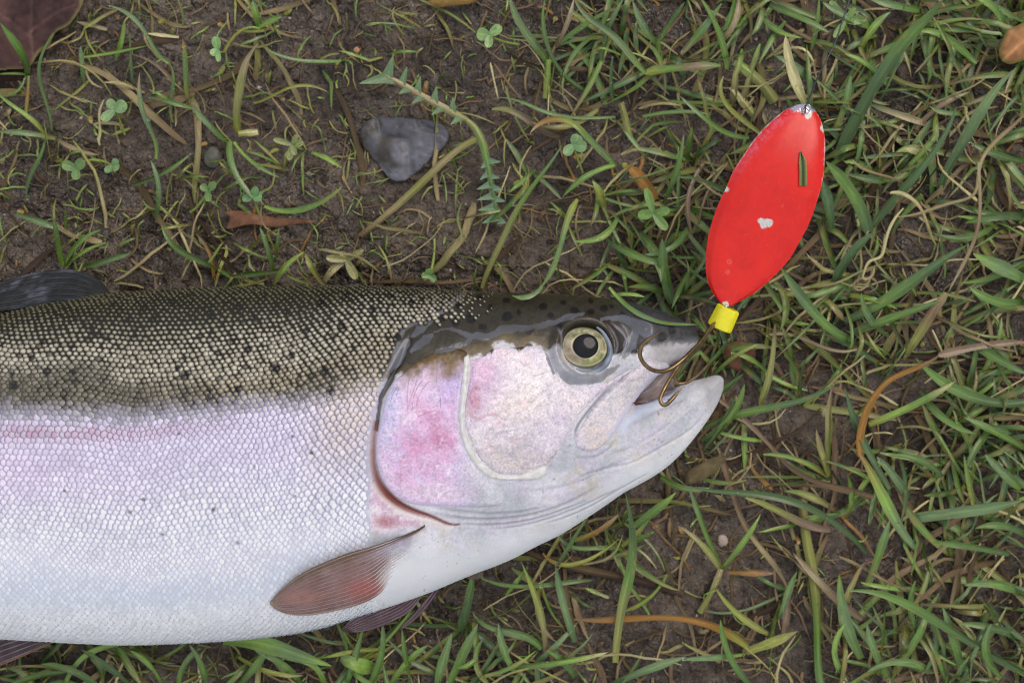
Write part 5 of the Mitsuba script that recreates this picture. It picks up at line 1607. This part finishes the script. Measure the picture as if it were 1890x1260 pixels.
# ---------------------------------------------------------------- small plants, leaves, stone
def leaf_sheet(center, along, width_fn, length, cols, nu=18, nv=11, cup=0.15, wave=0.0, seed=0.0, vein=0.2, thick=0.0):
    """A leaf from its base: along is its unit direction in the plane; cup lifts its sides."""
    d = np.asarray(along, float)
    d /= np.linalg.norm(d)
    up = np.array([0, 0, 1.0])
    sd_ = np.cross(up, d)
    sd_ /= np.linalg.norm(sd_)
    un = np.cross(d, sd_)
    s, a = np.linspace(0, 1, nu), np.linspace(-1, 1, nv)
    w = np.array([width_fn(q_) for q_ in s])
    v = np.asarray(center)[None, None] + (s * length)[:, None, None] * d + (w[:, None] * a[None])[..., None] * sd_ + ((w[:, None] * np.abs(a)[None]) * cup + wave * np.sin(7 * s[:, None] + 3 * a[None] + seed))[..., None] * un
    q_ = np.stack([np.repeat(s * 4, nv) + seed, np.tile(a * 3, nu), np.full(nu * nv, seed)], 1)
    nz = (meshkit.fbm(q_ * 1.6, 3, 9) - 0.5).reshape(nu, nv)
    c = lin(cols[0]) * (1 - s[:, None, None]) + lin(cols[1]) * s[:, None, None] + 0 * a[None, :, None]
    c = c * (1 + 0.9 * nz)[..., None] * (1 + vein * np.exp(-(a / 0.12) ** 2))[None, :, None]
    return v.reshape(-1, 3), grid_faces(nu, nv), np.clip(c.reshape(-1, 3), 0.004, 0.9)


ROUND = lambda w: (lambda s: w * math.sqrt(max(1e-5, 1 - (2 * (0.04 + 0.94 * s) - 1) ** 2)))
HEARTY = lambda w: (lambda s: w * math.sqrt(max(1e-5, 1 - (2 * (0.03 + 0.95 * s) - 1) ** 2)) * (0.75 + 0.35 * s))


def sprig(name, label, cat, center, leaves, stem, z, cols, stem_col="yl", group=None):
    """Leaflets round a centre on a thin stalk: leaves = [(angle deg in the picture, length px, half width px)]."""
    key = numbered(name)
    tag(key, label, cat, group)
    c = W([center], z)[0]
    gl = np.random.default_rng(int(center[0] * 7 + center[1]))
    for i, (a_, L_, w_) in enumerate(leaves):
        a_, L_, w_ = math.radians(a_ + gl.normal(0, 9)), L_ * gl.uniform(0.66, 1.08), w_ * gl.uniform(0.7, 1.05)
        m = leaf_sheet(c + [0, 0, 0.0002 * i], [math.cos(a_), math.sin(a_), gl.normal(0.12, 0.16)], HEARTY(w_ * K), L_ * K, cols, cup=0.22, seed=i * 2.3 + center[0], vein=0.25)
        add(key + "__" + ("leaflet" if i == 0 else f"leaflet_{i:03d}"), m[:2], "blade_leaf", smooth=True, color=m[2])
    sp = curve(np.c_[stem, np.linspace(z * 1e3, 1.5, len(stem))], 24)
    r_ = ribbon(W(sp[:, :2], sp[:, 2] * 1e-3), 5 * K, stem_col, fold=-0.7, taper="stem", seed=center[1], n=20, across=5)
    add(key + "__stalk", r_[:2], "blade_leaf", smooth=True, color=r_[2])


GRN = ((86, 116, 64), (112, 142, 80))
PALE = ((106, 138, 82), (134, 162, 100))
sprig("clover", "round-leaved green clover on bare soil near the top edge", "clover", (904, 66), [(165, 30, 13), (40, 28, 13), (262, 26, 11)], [(904, 66), (930, 76), (960, 82)], 0.011, PALE)
sprig("clover", "three-leaf seedling with grey green leaflets left of the pale-tipped upright blade", "clover", (212, 204), [(100, 34, 12), (18, 30, 13), (222, 36, 12)], [(212, 204), (222, 225), (230, 250)], 0.009, ((104, 136, 88), (132, 160, 108)))
sprig("clover", "small three-leaf clover low at the left edge of the soil", "clover", (140, 311), [(165, 30, 11), (40, 30, 11), (285, 28, 12)], [(140, 311), (160, 296), (190, 300)], 0.007, GRN)
sprig("clover", "dim pair of clover leaves right of the left-edge clover", "clover", (208, 306), [(60, 20, 9), (330, 20, 9), (240, 18, 8)], [(208, 306), (195, 300), (168, 292)], 0.005, ((92, 126, 78), (112, 146, 92)))
sprig("clover", "clover with leaflets touching the grey green curved blade", "clover", (384, 352), [(35, 24, 10), (265, 22, 11), (130, 20, 9)], [(384, 352), (372, 372), (350, 392)], 0.008, GRN)
sprig("clover", "clover sprig at the foot of the yellow tipped arched blade", "clover", (466, 366), [(60, 30, 11), (355, 26, 12), (190, 24, 11)], [(466, 366), (476, 390), (482, 420)], 0.007, ((96, 138, 88), (120, 160, 104)))
sprig("leafy_seedling", "seedling with two oval leaves beside the top yellow green stalk", "seedling", (402, 92), [(105, 34, 13), (225, 26, 11), (275, 32, 6)], [(402, 92), (412, 96), (416, 96)], 0.009, ((104, 142, 84), (136, 170, 106)))
sprig("clover", "lobed clover leaves above the fish's eye", "clover", (1058, 268), [(60, 26, 14), (340, 28, 14), (225, 26, 14)], [(1058, 268), (1066, 292), (1076, 320)], 0.010, ((94, 130, 84), (120, 152, 98)))
sprig("leafy_seedling", "small seedling of rounded leaves just above the fish's nape", "seedling", (792, 508), [(80, 16, 9), (200, 18, 9), (320, 17, 9)], [(792, 508), (800, 480), (802, 440)], 0.006, ((92, 128, 74), (122, 156, 92)))
sprig("leafy_seedling", "bright leafy weed in the grass beneath the spoon's left side", "seedling", (1206, 395), [(20, 40, 11), (100, 52, 10), (170, 30, 13), (300, 44, 10)], [(1206, 395), (1200, 405), (1190, 420)], 0.008, ((88, 120, 58), (112, 146, 70)))
sprig("leafy_seedling", "low weed of narrow pale leaves beside the bare patch at left centre", "seedling", (540, 268), [(10, 30, 10), (62, 24, 6), (150, 46, 8), (258, 36, 9), (300, 20, 7)], [(540, 268), (548, 272), (556, 276)], 0.006, ((110, 124, 70), (134, 142, 88)))
sprig("leafy_seedling", "low narrow-leaved weed close above the fish's back", "seedling", (640, 480), [(40, 40, 9), (110, 26, 7), (165, 52, 10), (315, 44, 9)], [(640, 480), (645, 486), (650, 490)], 0.006, ((118, 122, 70), (150, 144, 94)))
sprig("leafy_seedling", "light green weed at the upper right between crossing blades", "seedling", (1560, 40), [(10, 44, 10), (60, 40, 9), (140, 46, 11), (240, 40, 10)], [(1560, 40), (1566, 60), (1570, 80)], 0.008, ((96, 128, 64), (124, 152, 84)))


# dandelion-like toothed leaves: a rib with its teeth
def toothed(name, label, rib_px, rib_w, teeth, z, rib_cols, tooth_cols):
    key = numbered(name)
    tag(key, label, "leaf")
    c = curve(np.c_[rib_px, np.linspace(z[0], z[1], len(rib_px))], 60)
    path = W(c[:, :2], c[:, 2])
    r_ = ribbon(path, rib_w * K, rib_cols, fold=-0.5, taper="leaf", seed=3.0, n=50, across=5)
    add(key + "__rib", r_[:2], "blade_leaf", smooth=True, color=r_[2])
    for i, (s, sidec, L_, wd_, sweep) in enumerate(teeth):
        k_ = int(s * 59)
        t = path[min(k_ + 1, 59)] - path[max(k_ - 1, 0)]
        t /= np.linalg.norm(t)
        nrm_ = np.cross([0, 0, 1], t) * sidec
        d = nrm_ + t * sweep + [0, 0, 0.1]
        m = leaf_sheet(path[k_] - [0, 0, 0.0003], d, lambda q_: wd_ * K * (1 - q_) ** 0.8 + 0.00005, L_ * K, tooth_cols, nu=10, nv=7, cup=0.2, seed=i * 1.3)
        add(key + "__" + ("tooth" if i == 0 else f"tooth_{i:03d}"), m[:2], "blade_leaf", smooth=True, color=m[2])


toothed("toothed_leaf", "toothed leaf with a thick pale rib beside the grey stone", [(864, 222), (840, 210), (790, 184), (740, 155), (710, 138)], 15,
        [(0.10, 1, 26, 8, 0.5), (0.2, -1, 30, 8, 0.4), (0.32, 1, 26, 8, 0.5), (0.42, -1, 32, 9, 0.3), (0.55, 1, 24, 8, 0.5), (0.62, -1, 34, 8, 0.3), (0.72, 1, 22, 8, 0.6), (0.8, -1, 36, 8, 0.2), (0.9, 1, 26, 10, 0.9), (0.96, 1, 60, 12, 1.1), (0.97, -1, 40, 11, 0.2)], (0.006, 0.010), "vss", ((86, 112, 76), (104, 132, 92)))
toothed("toothed_leaf", "dark feathery toothed leaf pointing down to the fish's nape", [(862, 222), (888, 256), (898, 290), (906, 330), (914, 375), (924, 420)], 16,
        [(0.42, 1, 26, 7, 0.3), (0.44, -1, 18, 7, 0.5), (0.52, -1, 24, 7, 0.5), (0.55, 1, 18, 6, 0.4), (0.62, -1, 32, 8, 0.2), (0.66, 1, 22, 7, 0.4), (0.72, -1, 34, 8, 0.1), (0.76, 1, 22, 7, 0.4), (0.82, -1, 36, 9, 0.0), (0.86, 1, 18, 7, 0.5), (0.9, -1, 34, 9, 0.2), (0.94, 1, 16, 8, 0.7)], (0.008, 0.006), "vgdd", ((88, 116, 84), (108, 136, 104)))
# straw coloured stalk that the leaves spring from
c = curve(np.c_[[(880, 254), (820, 296), (770, 345), (720, 391), (665, 436)], [0.007, 0.006, 0.005, 0.004, 0.003]], 50)
r_ = ribbon(W(c[:, :2], c[:, 2]), 15 * K, "vsvsm", fold=-0.6, taper="stem", seed=8, n=50, across=7)
add("leaf_stalk", r_[:2], "dry_leaf", smooth=True, color=r_[2], label="olive straw stalk lying across the lower edge of the grey stone", category="stalk")


def blob_leaf(key, poly_px, z, cols, label, category, dome=0.002, edge=None, seed=1.0, bsdf="dry_leaf", vein_px=None, rough=0.0006, res=0.0006, edge_w=10):
    """A dead leaf lying on the ground: an outline, gently cockled, with thickness."""
    poly = W(curve(poly_px + poly_px[:1], 160), z)[:-1, :2]
    x0, y0 = poly.min(0) - res
    x1, y1 = poly.max(0) + res
    X, Y = np.meshgrid(np.arange(x0, x1 + res, res), np.arange(y0, y1 + res, res), indexing="ij")
    P = np.stack([X.ravel(), Y.ravel()], 1)
    s = poly_sd(P, poly)
    out = (s < 0) & (s > -1.5 * res)
    ringp = np.vstack([poly, poly[:1]])
    t = cKDTree(np.vstack([ringp[:-1] + a * np.diff(ringp, axis=0) for a in np.linspace(0, 1, 8, endpoint=False)]))
    P[out] = t.data[t.query(P[out])[1]]
    h = z + dome * np.sqrt(np.clip(s / s.max(), 0, 1)) + rough * 3 * NZ(P, 70, 3, int(seed)) + rough * NZ(P, 400, 3, int(seed) + 1)
    c = lerp(lin(cols[0]), lin(cols[1]), np.clip(0.5 + 2.4 * NZ(P, 110, 4, int(seed) + 2), 0, 1)) * (1 + 0.8 * NZ(P, 900, 3, int(seed) + 3))[:, None]
    if edge is not None:
        c = lerp(c, lin(edge), sstep(edge_w * K, 0, s + 0.001 * NZ(P, 300, 3, 5)))
    if vein_px is not None:
        for vp in vein_px:
            d, tt = seg_dist(P, W(curve(vp, 20), z)[:, :2])
            c = lerp(c, c * 1.55, np.exp(-(d / (3 * K)) ** 2))
            h = h - 0.0004 * np.exp(-(d / (4 * K)) ** 2)
    Fq = grid_faces(*X.shape)
    ok = s > -1.5 * res
    Fq = Fq[ok[Fq].all(1) & (s[Fq].max(1) > 0)]
    used = np.unique(Fq)
    re = -np.ones(len(P), int)
    re[used] = np.arange(len(used))
    Vp = np.c_[P, h][used]
    Fr = re[Fq]
    add(key, (np.vstack([Vp, Vp - [0, 0, 0.0004]]), np.vstack([Fr, Fr[:, ::-1] + len(Vp)])), bsdf, smooth=True, color=np.clip(np.vstack([c[used]] * 2), 0.004, 0.9), label=label, category=category)


blob_leaf(numbered("dead_leaf"), [(-60, -40), (160, -40), (152, 6), (140, 30), (120, 50), (100, 62), (92, 80), (70, 100), (55, 122), (20, 128), (-10, 132), (-60, 140)], 0.008, ((62, 46, 46), (92, 68, 64)), "dark maroon dead leaf in the top left corner of the soil", "leaf", dome=0.003, edge=(128, 116, 80), seed=301,
          vein_px=[[(62, 100), (60, 50), (66, -20)], [(60, 60), (100, 30), (140, 10)], [(60, 70), (20, 40), (-20, 10)]], edge_w=5)
blob_leaf(numbered("dead_leaf"), [(-40, 130), (40, 126), (60, 132), (40, 146), (0, 152), (-40, 156)], 0.004, ((58, 40, 36), (84, 58, 50)), "small dark reddish scrap beneath the maroon leaf", "leaf", dome=0.0015, seed=311)
blob_leaf(numbered("dead_leaf"), [(1858, 54), (1880, 46), (1940, 30), (1940, 110), (1890, 112), (1862, 118), (1846, 104), (1850, 76)], 0.010, ((132, 92, 60), (166, 120, 82)), "orange brown dead leaf at the upper right frame edge", "leaf", dome=0.002, edge=(112, 104, 56), seed=321, vein_px=[[(1836, 135), (1862, 100), (1900, 70)]], edge_w=9)
blob_leaf(numbered("bark_flake"), [(410, 394), (440, 389), (480, 397), (540, 404), (618, 412), (560, 412), (500, 418), (450, 416), (418, 420), (424, 406)], 0.0035, ((92, 64, 50), (128, 92, 72)), "flat reddish brown flake of dead leaf lying above the fish's back", "leaf", dome=0.0004, seed=331, rough=0.0009)
blob_leaf(numbered("dead_leaf"), [(790, 2), (830, -6), (890, -6), (876, 4), (840, 10), (806, 12)], 0.004, ((128, 104, 62), (150, 118, 66)), "tan leaf scrap at the top edge above the clover", "leaf", dome=0.001, seed=341)
blob_leaf(numbered("dead_leaf"), [(1340, 640), (1380, 634), (1394, 650), (1390, 670), (1372, 684), (1346, 676)], 0.004, ((98, 70, 54), (132, 92, 68)), "rounded brown leaf scrap right of the hooked snout", "leaf", dome=0.002, seed=351)
blob_leaf(numbered("dead_leaf"), [(1270, 872), (1310, 846), (1340, 842), (1334, 860), (1300, 884), (1268, 892)], 0.004, ((82, 74, 54), (112, 100, 74)), "crumpled tan leaf shred just below the lower jaw", "leaf", dome=0.0015, seed=361)


blob_leaf(numbered("leaf_scrap"), [(846, 1052), (866, 1052), (892, 1058), (886, 1066), (868, 1068), (856, 1064)], 0.0315, ((58, 50, 46), (92, 82, 74)), "small dark pointed scrap sticking out at the fish's belly edge", "leaf", dome=0.0004, seed=371, rough=0.0003, res=0.0003)

# grey stone half sunk in the soil
st = trimesh.creation.icosphere(subdivisions=5)
sv_ = np.array(st.vertices)
stone_poly = curve([(664, 238), (676, 224), (720, 216), (760, 218), (800, 224), (828, 240), (826, 262), (806, 284), (790, 300), (766, 320), (738, 336), (716, 330), (700, 306), (682, 284), (668, 262), (664, 238)], 120)
scn = np.array([745.0, 268.0])
ang_o = np.arctan2(-(stone_poly[:, 1] - scn[1]), stone_poly[:, 0] - scn[0])
rad_o = np.hypot(*(stone_poly - scn).T)
o_ = np.argsort(ang_o)
a_ = np.arctan2(sv_[:, 1], sv_[:, 0])
rr_ = np.interp(a_, np.r_[ang_o[o_] - 2 * np.pi, ang_o[o_], ang_o[o_] + 2 * np.pi], np.tile(rad_o[o_], 3)) * K * 1.06
hr = np.hypot(sv_[:, 0], sv_[:, 1])
c0_ = W([scn], 0.0014)[0]
svw = np.c_[sv_[:, 0] * rr_, sv_[:, 1] * rr_, np.sign(sv_[:, 2]) * np.abs(sv_[:, 2]) ** 0.4 * 0.0016] + c0_
nst = NZ(svw[:, :2], 90, 4, 401)
fac = np.abs(meshkit.noise(np.c_[svw[:, :2] * 85, 0 * nst], 402) - 0.5)
svw[:, :2] += 0.0016 * np.stack([NZ(svw[:, :2], 160, 3, 407), NZ(svw[:, :2], 160, 3, 408)], 1) * np.clip(hr, 0, 1)[:, None]
svw[:, 2] += 0.0005 * (np.floor(3.2 * meshkit.noise(np.c_[svw[:, :2] * 110, 0 * nst], 409)) / 3.2 - 0.5)
svw[:, 2] += np.where(sv_[:, 2] > -0.2, 0.0022 * nst - 0.0010 * np.exp(-(fac / 0.05) ** 2) + 0.0004 * NZ(svw[:, :2], 700, 3, 403), 0)
scol = lerp(lin((56, 56, 61)), lin((106, 106, 116)), np.clip(0.45 + 2.6 * NZ(svw[:, :2], 75, 4, 404), 0, 1))
scol = lerp(scol, lin((62, 58, 52)), sstep(0.10, 0.28, NZ(svw[:, :2], 130, 3, 405)))
scol *= (1 + 0.5 * NZ(svw[:, :2], 1100, 3, 406))[:, None]
scene["stone_mat"] = principled(0.42, 0.4)
add("stone", (svw, st.faces), "stone_mat", smooth=True, color=np.clip(scol, 0.004, 0.9), label="wet blue grey stone half sunk in the bare soil", category="stone")
for k_, (cx, cy, r_px, colr, lab) in enumerate(((1334, 998, 11, (176, 158, 150), "pale pinkish pebble on the bare soil below the jaw"), (392, 290, 18, (92, 92, 84), "dull grey pebble beneath the grey green curved blade"), (656, 89, 6, (176, 136, 96), "tiny orange pebble on the bare soil at the top"), (1527, 762, 9, (170, 160, 124), "small cream pebble right of the lower jaw"))):
    pb = trimesh.creation.icosphere(subdivisions=3)
    pv = np.array(pb.vertices)
    pv = pv * (1 + 0.45 * (meshkit.fbm(pv * 1.4 + k_ * 5, 3, 410 + k_) - 0.5))[:, None] * np.array([1.0, 1.15, 0.7]) * r_px * K
    cw_ = W([(cx, cy)], 0.002)[0]
    cw_[2] = ground_z(cw_[None, 0], cw_[None, 1])[0] + r_px * K * 0.35
    pc = lin(colr) * (1 + 0.7 * (meshkit.fbm(pv * 900 + 3, 3, 420) - 0.5))[:, None]
    add(numbered("pebble"), (pv + cw_, pb.faces), "grain_mat", smooth=True, color=np.clip(pc, 0.004, 0.9), label=lab, category="pebble")


# dry tendrils and the blade that lies over the snout
def tendril(pts, z, w, cols, label, name="dry_tendril", cat="stalk", bs="dry_leaf", taper="strip", fold=-0.4):
    c = curve(np.c_[pts, np.interp(np.linspace(0, 1, len(pts)), np.linspace(0, 1, len(z)), z)], 90)
    r_ = ribbon(W(c[:, :2], c[:, 2] * 1e-3), w * K, cols, fold=fold, taper=taper, seed=pts[0][0], n=80, across=5)
    add(numbered(name), r_[:2], bs, smooth=True, color=r_[2], label=label, category=cat)


tendril([(1643, 356), (1668, 358), (1690, 372), (1706, 396), (1716, 425), (1728, 452)], [14, 17, 12], 8, "wsv", "pale yellow hooked tendril in the grass right of the spoon")
tendril([(1668, 384), (1648, 410), (1634, 450), (1624, 475), (1606, 482), (1596, 500), (1594, 514), (1610, 508), (1612, 492), (1604, 520), (1580, 534), (1576, 528), (1604, 512), (1618, 520), (1594, 540)], [13, 14, 11, 9], 6, "wst", "curly pale dry tendril knotted right of the yellow sleeve")
tendril([(1894, 206), (1850, 250), (1812, 298), (1806, 330), (1800, 356), (1760, 374), (1716, 388), (1650, 400)], [10, 13, 11, 8], 8, "tsss", "forked tan stalk crossing the grass at the right edge")
tendril([(1290, 420), (1300, 370), (1320, 330), (1345, 300)], [3, 6, 4], 6, "ts", "thin tan stalk disappearing under the spoon's left rim")
tendril([(1574, 296), (1600, 314), (1640, 326), (1670, 340)], [6, 9, 7], 6, "st", "thin tan stalk lying right of the spoon's middle")
tendril([(905, 116), (912, 150), (920, 184)], [7, 6, 4], 4, "ww", "white thin bristle left of the crossing brown stalks")
tendril([(912, 118), (935, 150), (962, 182)], [7, 6, 4], 5, "tt", "thin brown stalk right of the white bristle")


def on_top(pts, lift):
    xy = on_fish(np.asarray(pts, float))
    return top_z(xy[:, 0], xy[:, 1]) * 1e3 + lift


bp = [(1124, 530), (1140, 548), (1162, 568), (1190, 584), (1220, 594), (1256, 598), (1288, 599)]
bz_ = np.maximum(on_top(bp, 1.3), 27)
tendril(bp, list(bz_), 9, "lgbgb", "thin green blade lying across the fish's dark snout", name="grass_strand", cat="grass blade", bs="blade_leaf", taper="leaf", fold=0.25)
tendril([(1128, 546), (1160, 543), (1190, 548)], [24, 27, 28], 8, "gll", "short light green blade resting against the brow of the fish", name="grass_strand", cat="grass blade", bs="blade_leaf", taper="leaf", fold=0.25)

# dew on the blades
g = np.random.default_rng(55)
pick = g.choice(len(gv), 700, replace=False)
dw = np.vstack(dew_at)
pk_ = np.vstack([gv[pick], dw[g.choice(len(dw), 1500, replace=False)]])
pk_ = pk_[(np.abs(pk_[:, 0]) < 0.17) & (np.abs(pk_[:, 1]) < 0.12) & (pk_[:, 2] > 0.004)]
dr_ = 0.00015 * np.exp(g.normal(0.25, 0.45, len(pk_)))
dv = iv[None] * dr_[:, None, None] * np.array([1, 1, 0.75]) + (pk_ + np.c_[0 * dr_, 0 * dr_, dr_ * 0.6])[:, None]
scene["dew_mat"] = {"type": "dielectric", "int_ior": 1.33}
add("dew", (dv.reshape(-1, 3), (if_[None] + (np.arange(len(pk_)) * len(iv))[:, None, None]).reshape(-1, 3)), "dew_mat", smooth=True, label="tiny clear water droplets on the grass blades", category="dew", kind="stuff")
